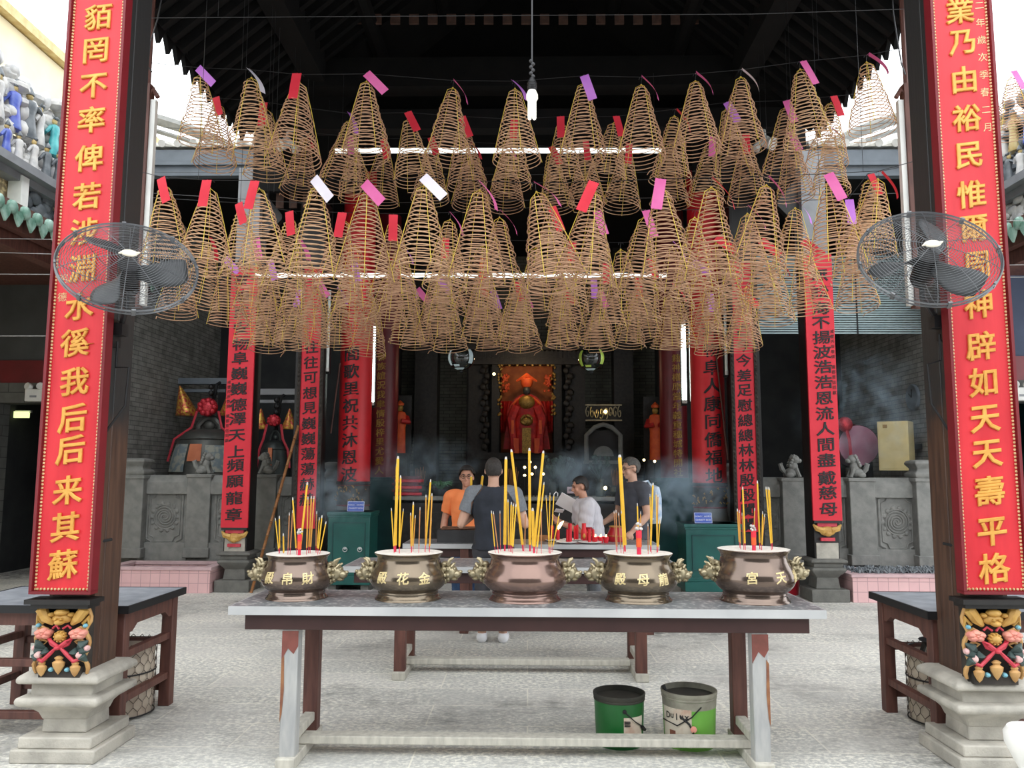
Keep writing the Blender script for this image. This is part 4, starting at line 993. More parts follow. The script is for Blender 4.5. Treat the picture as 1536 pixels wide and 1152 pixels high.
for s, q in ((-1, [(0, 357), (85, 360)]), (-1, [(0, 377), (82, 383)]), (-1, [(20, 411), (80, 412)]), (-1, [(0, 504), (76, 504)]), (1, [(1480, 331), (1536, 331)]), (1, [(1492, 398), (1536, 396)]), (1, [(1495, 416), (1536, 415)])):
    YY = 8.4; b = B(); o = part('hanging_wire', b.tube([tuple(P(q[0][0]-60*(s < 0), q[0][1], YY)), tuple(P(q[1][0]+60, q[1][1], YY))], .0035, 4), 'galv'); tag(o, 'pale wire strung across the %s wing at %s' % ('left' if s < 0 else 'right', {357: 'eave height', 377: 'middle height', 411: 'a lower height', 504: 'the lowest height', 331: 'eave height', 398: 'middle height', 416: 'the lowest height'}[q[0][1]]), 'wire')
# twisted cables dropping from the eave beside the pillars
for s, pts, lab in ((-1, ((242, 0), (236, 30), (225, 65), (222, 100), (228, 108)), 'loose gray cable dangling from the roof beside the left pillar'), (1, ((1339, 0), (1340, 20), (1346, 60), (1352, 95), (1358, 112)), 'loose cable dangling from the roof beside the right pillar')):
    b = B(); o = part('dangling_cable', b.tube([tuple(P(x, y, 6.4)) for x, y in pts], .006, 5), 'wire'); tag(o, lab, 'cable')
# ================================================================ columns of the main hall
def outer_column(s, Y, cx, zb, zt, text, ys, label, blabel):
    t = thing('hall_column', label, 'column', (cx, Y+.2, 0))
    bb = B(); bb.box((0, 0, .075), (.46, .46, .15)); tier(bb, .15, .15, .15, .3, .13); bb.lathe([(.13, .28), (.16, .32), (.2, .36), (.215, .385), (.2, .41), (.17, .42)], 4, square=True)
    bb.box((0, 0, .44), (.36, .36, .05)); bb.lathe([(.18, .46), (.225, .475), (.225, .50), (.18, .52)], 4, square=True); part('stone_base', bb, 'dark_stone', t, bev=.008, ang=30)
    bb = B(); bb.box((0, 0, (.5+zt)/2), (.31, .31, zt-.5)); part('shaft', bb, 'blackwood', t, bev=.006)
    bb = B(); bb.box((0, 0, zt+.7), (.315, .315, 1.4)); part('upper_shaft', bb, 'gray_paint', t, bev=.006, label='gray painted upper shaft')
    bb = B(); bb.prism([(0, .0), (-s*.28, .3), (-s*.28, .36), (0, .7), (0, 0)] if True else [], -.05, .05, Matrix.Translation((-s*.15, 0, zt+.4))); part('bracket', bb, 'blackwood', t)
    bb = B(); bb.box((0, -.16, .60), (.27, .02, .22)); part('bare_patch', bb, 'base_stone', t, label='pale bare wood at the foot')
    bb = B(); bb.ball((0, -.19, zb-.13), (.10, .035, .06)); bb.ball((0, -.21, zb-.16), (.05, .03, .035))
    for q in (-1, 1): bb.tube([(q*.05, -.19, zb-.12), (q*.13, -.19, zb-.10), (q*.17, -.18, zb-.05)], [.04, .035, .012], 6)
    part('carved_bat', bb, 'gold_bat', t, label='small gold bat carving')
    bb = B(); bb.box((0, -.17, zb-.05), (.24, .05, .05)); bb.box((0, -.18, zb-.23), (.17, .05, .04)); part('carved_trim', bb, 'ribbon_red', t)
    bb = B(); bb.box((0, -.17, zb-.015), (.34, .1, .03)); part('cornice', bb, 'blackwood', t)
    c = thing('couplet_board', blabel, 'sign board', (cx, Y, zb)); h = zt-zb
    bb = B(); bb.box((0, 0, h/2), (.355, .035, h)); part('panel', bb, 'red_paper', c)
    bb = B()
    for ch, z in zip(text, ys): put_char(bb, ch, .012*s, z-zb, .178, -.02, bold=.016, depth=.02, slant=.1, xs=1.32)
    part('lettering', bb, 'ink', c, smooth=False, label='black characters')
    bb = B(); column_text(bb, '咸豐丙辰敬撰 闔郡眾信同獻', -.145 if s < 0 else .145, 2.75-zb+(.6 if s > 0 else 0), .065, .05, -.02, bold=0, depth=.02); part('small_lettering', bb, 'ink', c, smooth=False)
outer_column(-1, 10.62, -3.85, .83, 4.35, '俗美康民安物阜巍巍德澤天上頻願龍章', [P(360, y, 10.6).z for y in (396, 420, 444, 468, 492, 516, 537, 560, 583, 607, 628, 653, 677, 698, 722, 747, 772)], 'square black column of the left side porch, gray at the top, on a stone base', 'flat red couplet board with black characters on the outer left column')
outer_column(1, 10.12, 3.70, .985, 4.35, '浪無訟海不揚波浩浩恩流人間盡戴慈母'[1:], [P(1235, y, 10.1).z for y in (412, 438, 462, 484, 506, 528, 550, 573, 597, 620, 643, 667, 690, 717, 739, 764)], 'square black column of the right side porch, gray at the top, on a stone base', 'flat red couplet board with black characters on the outer right column')

def inner_flat(s, px, Y, text, y0, st, label, blabel):
    cx = P(px, 650, Y).x
    t = thing('hall_column', label, 'column', (cx+s*.05, Y+.22, 0)); bb = B(); bb.box((0, 0, 2.7), (.36, .36, 5.4)); part('shaft', bb, 'blackwood', t, bev=.006)
    bb = B(); bb.box((0, 0, .2), (.5, .5, .4)); part('stone_base', bb, 'dark_stone', t, bev=.02)
    zb = .80; h = 3.6; c = thing('couplet_board', blabel, 'sign board', (cx, Y, zb))
    bb = B(); bb.box((0, 0, h/2), (.265, .035, h)); part('panel', bb, 'red_paper', c)
    bb = B()
    for q in (-1, 1):
        bb.box((q*.155, -.01, h/2), (.045, .06, h))
        for i in range(58): bb.ball((q*.155, -.045, .03+i*.062), (.016, .012, .022), 6, 4)
    part('carved_frame', bb, 'carved_dark', c, label='dark carved frame with traces of gilding')
    bb = B()
    for i, ch in enumerate(text):
        put_char(bb, ch, 0, P(px, y0+i*st, Y).z-zb, .178, -.02, bold=.016, depth=.02, slant=.1, xs=1.15)
    part('lettering', bb, 'ink', c, smooth=False, label='black characters')
inner_flat(-1, 463.5, 10.95, '往往可想見巍巍蕩蕩赫赫', 521, 22.8, 'black square column behind the narrow left couplet board', 'narrow red couplet board with black characters and dark carved frame, left of the altar')
inner_flat(1, 1118, 10.75, '古今今差足慰總總林林殷殷闐闐', 496, 22.4, 'black square column behind the narrow right couplet board', 'narrow red couplet board with black characters and dark carved frame, right of the altar')

def round_column(px, Y, r, m, zbase, label, text, y0, st, size, cm, lab2, tx=0, board=True, aoff=0):
    cx = P(px, 620, Y).x
    t = thing('round_column', label, 'column', (cx, Y, 0))
    bb = B(); bb.lathe([(r, zbase), (r, 6.0)], 40); part('shaft', bb, m, t)
    if board:
        bb = B(); bb.lathe([(r*1.02, zbase-.03), (r*1.04, zbase-.02), (r*1.04, zbase), (r*1.0, zbase+.01)], 40); bb.lathe([(r*.95, zbase-.35), (r*1.0, zbase-.3), (r*1.0, zbase-.06), (r*.96, zbase-.03)], 40); part('painted_foot', bb, 'carved_dark', t)
        bb = B(); rn = random.Random(int(px))
        for i in range(26):
            q = R(rn.uniform(-75, 75)-90); z = zbase-.29+rn.random()*.22; e = (rn.uniform(-.05, .05), 0, rn.uniform(-.04, .04))
            p0 = Vector((r*1.01*math.cos(q), r*1.01*math.sin(q), z)); bb.tube([p0, p0+Vector((e[0]*.5, -.008, e[2]*.2+.02)), p0+Vector((e[0], 0, e[2]))], [.009, .012, .005], 5)
        part('carved_flowers', bb, 'gold_dull', t, label='gilded flower carving')
        bb = B(); bb.lathe([(r*1.005, zbase-.05), (r*1.02, zbase-.045), (r*1.005, zbase-.04)], 40); bb.lathe([(r*1.0, zbase-.335), (r*1.02, zbase-.325), (r*1.0, zbase-.315)], 40); part('red_band', bb, 'maroon', t)
    bb = B(); bb.lathe([(r*1.25, 0), (r*1.25, .1), (r*1.1, .2), (r*1.2, zbase*.5), (r*.95, zbase*.78 if board else zbase)], 32); part('stone_base', bb, 'dark_stone', t)
    bb = B()
    for i, ch in enumerate(text):
        if ch == ' ': continue
        vs, fs, _, _ = glyph(ch, .014, .02); zc = P(px, y0+i*st, Y-r).z
        pts = []
        for v in vs:
            a0 = R(-90+aoff)+v.x*size*1.12/r; rr = r+.002+(v.z+.02)*size
            pts.append((rr*math.cos(a0), rr*math.sin(a0), zc+(v.y+.1*v.x)*size))
        bb.add(pts, fs)
    part('lettering', bb, cm, t, smooth=False, label=lab2)
    return t
round_column(533, 11.5, .232, 'red_round', 1.42, 'bright red round column with black characters, left of the altar', '閭歌里祝共沐恩波', 531, 25.8, .215, 'ink', 'black characters', aoff=-6)
round_column(1062, 11.3, .232, 'red_round', 1.42, 'bright red round column with black characters, right of the altar', '神物阜人康同僑福地', 497, 27, .22, 'ink', 'black characters', aoff=4)
round_column(577, 13.6, .225, 'dark_red', 1.4, 'dark red round column with small gold characters, left of the altar', '聯族誼況我聿情殷梓里尤愛人', 535, 14.2, .14, 'gold_dull', 'gold characters', board=False, aoff=-8)
round_column(1010, 13.4, .225, 'dark_red', 1.4, 'dark red round column with small gold characters, right of the altar', '籍神權原當年義重穗城特開社', 537, 14.3, .14, 'gold_dull', 'gold characters', board=False, aoff=6)

# ================================================================ tube lamps and pipes
def tube_lamp(px, y0, y1, Y, r, m, label, glow):
    a = P(px, y0, Y); c = P(px, y1, Y); t = thing('tube_lamp', label, 'lamp', (c.x, Y, c.z))
    L = a.z-c.z; bb = B(); bb.tube([(0, 0, .02), (0, 0, L)], r, 12); part('tube', bb, m, t)
    bb = B(); bb.tube([(0, 0, -.02), (0, 0, .03)], r*1.1, 12); bb.tube([(0, 0, L-.02), (0, 0, L+.04)], r*1.1, 12); part('end_cap', bb, 'white_plastic', t)
    bb = B(); bb.box((0, r+.03, L/2), (r*2.4, .05, L+.1)); bb.tube([(0, r+.03, L), (0, r+.03, 6.24-c.z)], .006, 5); part('batten', bb, 'black_metal', t)
tube_lamp(557.5, 488, 606, 12.2, .034, 'tube_glow', 'bright upright fluorescent tube in front of the dark red left column', 1)
tube_lamp(1027, 485, 603, 12.0, .034, 'tube_glow', 'bright upright fluorescent tube between the two right round columns', 1)
tube_lamp(545, 482, 606, 12.3, .022, 'tube_greenish', 'unlit greenish upright tube beside the bright left tube', 0)
tube_lamp(1036.5, 487, 600, 12.1, .014, 'tube_off', 'thin pale tube beside the bright right tube', 0)
tube_lamp(491, 440, 555, 11.0, .022, 'tube_off', 'pale upright tube beside the narrow left couplet board', 0)
tube_lamp(1090, 440, 560, 10.9, .022, 'tube_off', 'pale upright tube left of the narrow right couplet board', 0)
for x0, x1, y, Y, lab in ((503, 992, 226, 9.05, 'long white tube hung level under the roof behind the upper coils'), (384, 1000, 413, 10.3, 'long white tube hung level behind the lower coils')):
    a = P(x0, y, Y); c = P(x1, y, Y); b = B(); b.tube([a, c], .03, 10)
    for q in np.linspace(.02, .98, 6):
        p = a.lerp(c, q); pass
    t = thing('tube_lamp', lab, 'lamp', (0, 0, 0)); part('tube', b, 'tube_soft', t)
    for q in (.02, .98): p = a.lerp(c, q); part('suspension', B().tube([p, (p.x, p.y, 6.25)], .003, 4), 'wire_dark', t)
for px, py, lab in ((430, 214, 'left'), (1148, 212, 'right')):
    p = P(px, py, 8.9); t = thing('spotlight', 'white round spotlight head hanging at the %s under the roof' % lab, 'spotlight', p)
    sg = 1 if px < 700 else -1
    bb = B(); bb.ball((0, 0, 0), .065, 12, 8); bb.tube([(0, 0, -.02), (sg*-.06, -.08, -.06)], [.05, .075], 12); part('head', bb, 'white_plastic', t)
    bb = B(); bb.tube([(0, 0, .05), (0, .02, .14), (sg*.03, .14, .2), (0, .28, .28)], .014, 6); bb.tube([(sg*.12, 0, -.10), (sg*.06, 0, 0)], [.055, .02], 8); part('arm', bb, 'white_plastic', t)

# ================================================================ stone balustrades
def lion(b, M):
    b.ball((0, 0, .06), (.075, .06, .06), M=M); b.ball((.03, 0, .13), (.055, .05, .075), M=M); b.ball((.05, 0, .215), (.055, .055, .055), M=M); b.ball((.098, 0, .20), (.032, .036, .028), M=M)
    for q in (-1, 1):
        b.tube([(.05, q*.035, .11), (.075, q*.04, .05), (.09, q*.04, .012)], [.028, .02, .024], 7, M=M); b.ball((-.03, q*.05, .035), (.05, .03, .035), M=M); b.ball((.03, q*.045, .255), (.02, .014, .02), 6, 5, M=M)
        for k in range(4): b.ball((.02-.012*k, q*.045, .235-.03*k), .022, 6, 5, M=M)
    b.tube([(-.06, 0, .05), (-.10, 0, .10), (-.12, 0, .16), (-.095, 0, .17)], [.022, .03, .028, .012], 7, M=M)
def post(px, Y, kind, label, z1, face=1, wd=.34):
    x = P(px, 760, Y).x; t = thing('balustrade_post', label, 'balustrade post', (x, Y, 0))
    bb = B(); bb.box((0, 0, (.36+z1)/2), (wd, .30, z1-.36)); bb.box((0, 0, z1-.02), (wd+.03, .33, .05)); bb.box((0, 0, .42), (wd+.04, .34, .14)); part('shaft', bb, 'gray_stone', t, bev=.01)
    bb = B()
    if kind == 'lion': lion(bb, Matrix.Translation((0, 0, z1)) @ Matrix.Rotation(0 if face > 0 else PI, 4, 'Z') @ Matrix.Scale(1.18, 4)); part('lion', bb, 'gray_stone', t, label='small seated stone lion')
    else:
        bb.lathe([(.15, z1), (.17, z1+.03), (.17, z1+.07), (.13, z1+.1), (.12, z1+.13), (.15, z1+.17), (.17, z1+.2), (.15, z1+.235), (.1, z1+.25)], 4, square=True); part('finial', bb, 'gray_stone', t, bev=.01)
def panel(px0, px1, Y, z1, label, medallion=True):
    a = P(px0, 760, Y).x; c = P(px1, 760, Y).x; cx = (a+c)/2; wd = c-a
    t = thing('balustrade', label, 'balustrade', (cx, Y, .36)); h = z1-.36
    bb = B(); bb.box((0, .0, (h-.2)/2+.1), (wd, .16, h-.3)); bb.box((0, -.02, .07), (wd, .22, .26))
    m = Matrix.Translation((0, 0, h-.26))
    bb.prism([(-.14, 0), (.14, 0), (.14, .17), (.06, .27), (-.06, .27), (-.14, .17)], -wd/2, wd/2, m @ Matrix.Rotation(PI/2, 4, 'Z')); part('slab', bb, 'gray_stone', t, bev=.006)
    bb = B(); zc = (h-.25)/2+.11; hw, hh = min(.40, wd*.36), .40; nt = .09
    def frame(s_, w_):
        pts = [(-hw*s_+nt, hh*s_), (hw*s_-nt, hh*s_), (hw*s_-nt*.7, hh*s_-nt*.7), (hw*s_, hh*s_-nt), (hw*s_, -hh*s_+nt), (hw*s_-nt*.7, -hh*s_+nt*.7), (hw*s_-nt, -hh*s_), (-hw*s_+nt, -hh*s_), (-hw*s_+nt*.7, -hh*s_+nt*.7), (-hw*s_, -hh*s_+nt), (-hw*s_, hh*s_-nt), (-hw*s_+nt*.7, hh*s_-nt*.7)]
        bb.tube([(x, -.085, zc+z) for x, z in pts], w_, 6, closed=True)
    frame(1, .018); frame(.86, .012)
    if medallion:
        for tr in range(2):
            bb.tube([(.045*(k*.1+.3)*math.cos(k*.42+tr*PI)*1.05, -.085, zc+.045*(k*.1+.3)*math.sin(k*.42+tr*PI)*1.05) for k in range(0, 36)], .012, 5)
        for k in range(14):
            q = 2*PI*k/14; bb.ball((.19*math.cos(q), -.085, zc+.19*math.sin(q)), (.032, .014, .032), 7, 5)
    part('relief', bb, 'gray_stone', t, label='carved frame with a dragon medallion' if medallion else 'carved frame')
for args in ((204, 11.5, 'knob', 'corner balustrade post with knob by the left brick wall', 1.5, 1, .32), (303, 11.6, 'lion', 'left balustrade post whose lion sits before the painted bell', 1.52, 1), (400, 11.6, 'lion', 'left balustrade post whose lion sits before the dark bell', 1.52, -1), (503, 12.05, 'knob', 'balustrade post with knob beside the left red round column', 1.46, 1, .3),
             (1092, 11.85, 'knob', 'balustrade post with knob beside the right red round column', 1.46, 1, .3), (1188, 11.2, 'lion', 'right balustrade post whose lion faces the outer red board from its left', 1.5, 1), (1288, 11.1, 'lion', 'right balustrade post whose lion sits before the drum', 1.5, -1), (1386, 11.0, 'knob', 'corner balustrade post with knob by the right brick wall', 1.5, 1, .32)):
    post(*args)
for args in ((216, 288, 11.6, 1.5, 'left balustrade panel next to the corner post, dragon medallion'), (318, 386, 11.6, 1.5, 'left balustrade panel behind the outer red board'), (414, 486, 11.65, 1.48, 'left balustrade panel beside the bamboo pole'),
             (1105, 1176, 11.3, 1.5, 'right balustrade panel behind the rightmost censer'), (1204, 1272, 11.2, 1.5, 'right balustrade panel behind the outer red board'), (1304, 1376, 11.1, 1.5, 'right balustrade panel next to the corner post, dragon medallion')):
    panel(*args)

# pink tiled planters
def planter(x0, x1, y0, y1, h, label, fill):
    t = thing('planter', label, 'planter', ((x0+x1)/2, (y0+y1)/2, 0)); w_, d_ = x1-x0, y1-y0
    bb = B(); bb.box((0, -d_/2+.05, h/2), (w_, .1, h)); bb.box((0, d_/2-.05, h/2), (w_, .1, h)); bb.box((-w_/2+.05, 0, h/2), (.1, d_-.2, h)); bb.box((w_/2-.05, 0, h/2), (.1, d_-.2, h)); part('body', bb, 'pink_tile', t)
    bb = B(); bb.box((0, -d_/2+.05, h+.02), (w_+.04, .14, .04)); bb.box((0, d_/2-.05, h+.02), (w_+.04, .14, .04)); bb.box((-w_/2+.05, 0, h+.02), (.14, d_-.2, .04)); bb.box((w_/2-.05, 0, h+.02), (.14, d_-.2, .04)); part('coping', bb, 'pink_stone', t, bev=.006)
    bb = B(); bb.box((0, 0, h*.35), (w_-.2, d_-.2, h*.7)); part('soil', bb, 'carved_dark', t)
    if fill:
        bb = B(); rn = random.Random(3)
        for i in range(340):
            x = rn.uniform(-w_/2+.12, w_/2-.12); y = rn.uniform(-d_/2+.12, d_/2-.12); q = rn.random()*6.3
            bb.tube([(x, y, h+.0), (x+.05*math.cos(q), y+.05*math.sin(q), h+.07), (x+.10*math.cos(q), y+.1*math.sin(q), h+.03)], [.012, .016, .004], 5)
        part('ornament', bb, 'ceramic_gray', t, label='gray scrolled stonework')
planter(-5.5, -4.1, 10.5, 11.25, .29, 'empty pink tiled planter on the left below the balustrade', 0)
planter(3.97, 5.8, 10.1, 10.85, .30, 'pink tiled planter on the right, filled with gray scrollwork', 1)
# red drum-shaped object behind the right column foot
p = P(1191, 883, 10.6); t = thing('bucket', 'small red pail on the floor left of the outer right column', 'pail', (p.x-.02, 10.75, 0)); bb = B(); bb.lathe([(.12, 0), (.15, .26), (.155, .27), (.145, .27), (.115, .02), (0, .02)], 20); part('body', bb, 'jar_red', t)

# ================================================================ bells, drum and their ribbons
def bell(px, ytop, ybot, wpx, Y, m, label, painted):
    p = P(px, ybot, Y); h = P(px, ytop, Y).z-p.z; r = wpx/1205*Y/2; t = thing('temple_bell', label, 'bell', (p.x, Y, p.z))
    bb = B(); bb.lathe([(r*.97, 0), (r*1.0, .03*h), (r*.97, .1*h), (r*.9, .45*h), (r*.8, .72*h), (r*.62, .86*h), (r*.35, .92*h), (0, .93*h)], 36); bb.lathe([(r*.80, .70*h), (r*.83, .715*h), (r*.79, .73*h)], 36); part('body', bb, m, t)
    bb = B(); bb.tube([(-r*.3, 0, .88*h), (-r*.3, 0, 1.0*h), (-r*.15, 0, 1.12*h), (0, 0, 1.15*h), (r*.15, 0, 1.12*h), (r*.3, 0, 1.0*h), (r*.3, 0, .88*h)], r*.09, 8); bb.ball((0, 0, 1.0*h), (r*.16, r*.1, r*.16)); part('crown', bb, m, t)
    if painted:
        f = lambda a0, a1, z0, z1: bb.grid(lambda u, v: ((r*(1.0-.42*max(0, (z0+(z1-z0)*v-.1))**1.5)+.004)*math.sin(R(a0+(a1-a0)*u)), -(r*(1.0-.42*max(0, (z0+(z1-z0)*v-.1))**1.5)+.004)*math.cos(R(a0+(a1-a0)*u)), (z0+(z1-z0)*v)*h), 10, 6)
        bb = B(); f(-62, -16, .1, .62); part('painted_panel', bb, 'relief_paint', t); bb = B(); f(16, 70, .1, .6); part('painted_panel', bb, 'relief_paint', t); bb = B(); f(-12, 10, .3, .62); part('orange_plaque', bb, 'orange_paint', t)
    else:
        bb = B(); bb.box((0, -r*.93, .4*h), (r*.24, .02, .7*h)); part('stripe', bb, 'orange_paint', t)
    # frame overhead, rosette and tinsel cones, hanging red ribbons
    bb = B(); top = 1.15*h
    bb.tube([(0, 0, top), (0, .2, top+.55), (0, .38, top+.62)], .03, 6)
    for k in range(5): bb.ball((0, 0, top+.1+k*.1), .05, 8, 5)
    part('chain', bb, 'black_metal', t)
    bb = B(); k = r if painted else r*1.4
    bb.ball((0, -.1, top+.16), (k*.28, .09, k*.26), 14, 9)
    for i in range(9):
        a = 2*PI*i/9; bb.ball((k*.2*math.cos(a), -.14, top+.16+k*.18*math.sin(a)), k*.09, 8, 6)
    part('rosette', bb, 'tinsel_red', t, label='red tinsel rosette')
    for q in (-1, 1):
        bb = B(); a = Vector((q*k*.62, -.06, top+.06)); c = Vector((q*k*.85 if painted and q < 0 else q*k*.62, -.06, top+.06+k*.78))
        bb.tube([a+Vector((0, 0, -.04)), a, a.lerp(c, .5), c], [k*.26, k*.3, k*.17, .012], 12); part('tinsel_cone', bb, 'tinsel_gold', t, label='gold tinsel cone')
        bb = B(); bb.tube([(q*k*.3, -.1, top+.1), (q*k*.42, -.12, top-.2*h), (q*r*.85, -r*.3, .72*h), (q*r*1.0, -r*.3, .3*h)], .02, 5); part('ribbon', bb, 'ribbon_red', t, label='red ribbon')
bell(311, 638, 716, 108, 12.9, 'bell_bronze', 'large painted gray bell with tinsel rosette behind the left balustrade', 1)
bell(411, 656, 722, 50, 12.9, 'bell_dark', 'smaller dark bell with an orange stripe between the left red boards', 0)
for x0, x1, y, Y, lab in ((258, 345, 572, 13.3, 'dark bell frame standing over the painted bell'), (378, 452, 588, 13.3, 'dark bell frame standing over the smaller dark bell')):
    a = P(x0, y, Y); c = P(x1, y, Y); t = thing('bell_frame', lab, 'frame', ((a.x+c.x)/2, Y, .36)); z = a.z-.36; w_ = c.x-a.x
    bb = B(); bb.box((0, 0, z), (w_+.1, .12, .10)); bb.box((0, 0, z-.16), (w_+.1, .08, .05)); part('beam', bb, 'gray_paint' if x0 > 300 else 'slate_paint', t); bb = B()
    for q in (-1, 1): bb.box((q*w_/2, 0, z/2), (.1, .1, z))
    part('upright', bb, 'blackwood', t)
p = P(1288, 668, 12.6); r = 30/1205*12.6
t = thing('drum', 'dusky pink round drum in smoke behind the right balustrade', 'drum', p)
bb = B(); Mx = Matrix.Rotation(R(90), 4, 'X'); bb.lathe([(r*.96, -.02), (r, 0), (r*1.1, -.25), (r*1.0, -.5), (0, -.5)], 32, M=Mx); part('body', bb, 'maroon', t)
bb = B(); bb.lathe([(r*.98, .005), (r*.5, .03), (0, .035)], 32, M=Mx); part('skin', bb, 'drum_skin', t)
bb = B(); bb.ball((-r*.75, -.1, r*1.02), (.12, .08, .12), 10, 8); part('rosette', bb, 'tinsel_red', t)
bb = B(); bb.tube([(-r*.75, -.12, r*.9), (-r*.62, -.14, r*.2), (-r*.55, -.14, -r*1.3)], .025, 5); part('ribbon', bb, 'ribbon_red', t)
bb = B()
for q in (-1, 1): bb.bar((q*r*.8, .25, -r*.8), (q*r*.9, .25, .36-p.z), .08)
bb.bar((-r*.9, .25, -r*.95), (r*.9, .25, -r*.95), .08); part('stand', bb, 'blackwood', t)

# ================================================================ donation chests and taller green chests behind
def chest(px0, px1, ytop, Y, d_, label, m, sign, rings=True, zfoot=.1):
    a = P(px0, ytop, Y); c = P(px1, ytop, Y); cx = (a.x+c.x)/2; w_ = c.x-a.x; h = a.z
    t = thing('donation_chest', label, 'chest', (cx, Y+d_/2, 0))
    bb = B(); bb.box((0, 0, (h+zfoot)/2+.03), (w_*.94, d_*.94, h-zfoot-.06)); part('body', bb, m, t, bev=.008)
    bb = B(); bb.box((0, 0, h-.02), (w_, d_, .04)); bb.box((0, 0, h-.055), (w_*.97, d_*.97, .03)); part('lid', bb, m, t, bev=.006)
    bb = B(); bb.box((0, 0, zfoot+.06), (w_, d_, .12)); bb.box((0, 0, zfoot+.15), (w_*.97, d_*.97, .06)); part('plinth', bb, m, t, bev=.006)
    bb = B()
    for q in (-1, 1): bb.box((q*w_*.36, 0, zfoot/2), (w_*.16, d_*.8, zfoot))
    part('foot', bb, 'dark_stone', t)
    if rings:
        bb = B(); y = -d_*.47-.004; w2 = w_*.36; z0, z1 = zfoot+.26, h-.14
        for (x0, zz0, x1, zz1) in ((-w2, z0, w2, z0), (-w2, z1, w2, z1), (-w2, z0, -w2, z1), (w2, z0, w2, z1)): bb.bar((x0, y, zz0), (x1, y, zz1), .012, .012)
        part('door_moulding', bb, 'green_dark', t)
        for q in (-.1, 1):
            bb = B(); Mr = Matrix.Translation((q*w_*.30-.02, y-.012, zfoot+(h-zfoot)*.50)) @ Matrix.Rotation(PI/2, 4, 'X')
            bb.lathe([(.016, 0), (.016, .02), (0, .024)], 12, M=Mr); bb.tube([(.028*math.cos(2*PI*i/16), .028*math.sin(2*PI*i/16)-.012, .018) for i in range(16)], .006, 6, closed=True, M=Mr); part('ring_handle', bb, 'steel', t)
        bb = B(); bb.box((0, -d_*.02, h+.002), (.2, .03, .004)); part('slot', bb, 'black_metal', t)
    if sign:
        s = thing('small_sign', sign, 'sign', (cx+(.06 if px0 < 700 else -.10), Y+.12, h)); Mt = Matrix.Rotation(R(-14), 4, 'X')
        bb = B(); bb.box((0, 0, .07), (.225, .008, .14), Mt); part('plate', bb, 'blue_sign', s)
        bb = B(); line_text(bb, 'THÙNG CÔNG ĐỨC', .0165, -.005, 0, .09, M=Mt); part('lettering', bb, 'white_paint', s, smooth=False); bb = B(); line_text(bb, 'CHARITY BOX', .021, -.005, 0, .045, M=Mt); part('lettering', bb, 'white_paint', s, smooth=False)
        bb = B()
        for (a_, c_) in (((-.108, 0, .007), (.108, 0, .007)), ((-.108, 0, .133), (.108, 0, .133)), ((-.108, 0, .007), (-.108, 0, .133)), ((.108, 0, .007), (.108, 0, .133))): bb.bar((a_[0], -.005, a_[2]), (c_[0], -.005, c_[2]), .004, .004)
        bb2 = B(); bb2.add(bb.v, bb.f, Mt); part('border', bb2, 'white_paint', s)
        bb = B(); bb.bar((0, .01, .1), (0, .07, .0), .02, .01); part('stand', bb, 'blue_sign', s)
chest(490, 557, 768, 10.62, .6, 'green donation chest with ring handles at the foot of the left red column', 'green_paint', 'small blue sign with two white lines on the left green chest')
chest(1026, 1115, 786, 10.2, .6, 'green donation chest with ring handles at the foot of the right red column', 'green_paint', 'small blue sign with two white lines on the right green chest')
chest(551, 596, 716, 12.6, .6, 'taller dark green chest before the dark red left column', 'green_dark', None, rings=False)
chest(984, 1042, 717, 12.2, .6, 'taller dark green chest before the dark red right column', 'green_dark', None, rings=False)

# ================================================================ odds and ends of the side porches
a = P(458, 640, 11.2); c = P(411, 838, 11.1); d_ = Vector((a.x-c.x, .0, a.z)); lo_ = Vector((c.x-(a.x-c.x)*.35, 11.05, 0))
bb = B(); t_loc = (c.x, 11.1, 0); p0 = Vector((-.12, -.2, 0)); p1 = Vector((a.x-c.x, .08, a.z)); n_ = 12
for i in range(n_): q = p0.lerp(p1, i/n_); e = p0.lerp(p1, (i+.97)/n_); bb.tube([q, q+(e-q)*.04, e-(e-q)*.04, e], [.025, .02, .02, .025], 8)
t = tag(part('bamboo_pole', bb, 'bamboo'), 'long brown bamboo pole leaning against the narrow left couplet board', 'pole'); t.location = (c.x, 10.78, 0)
for px0, py0, px1, py1, Y, lab in ((510, 575, 496, 650, 11.25, 'thin dark rod hanging by the left red round column'), (1074, 560, 1092, 690, 11.05, 'thin reddish rod hanging by the right red round column')):
    a = P(px0, py0-30, Y); c = P(px1, py1, Y); b = B(); o = part('rod', b.tube([a, c], .012, 6), 'leg_wood'); tag(o, lab, 'rod')
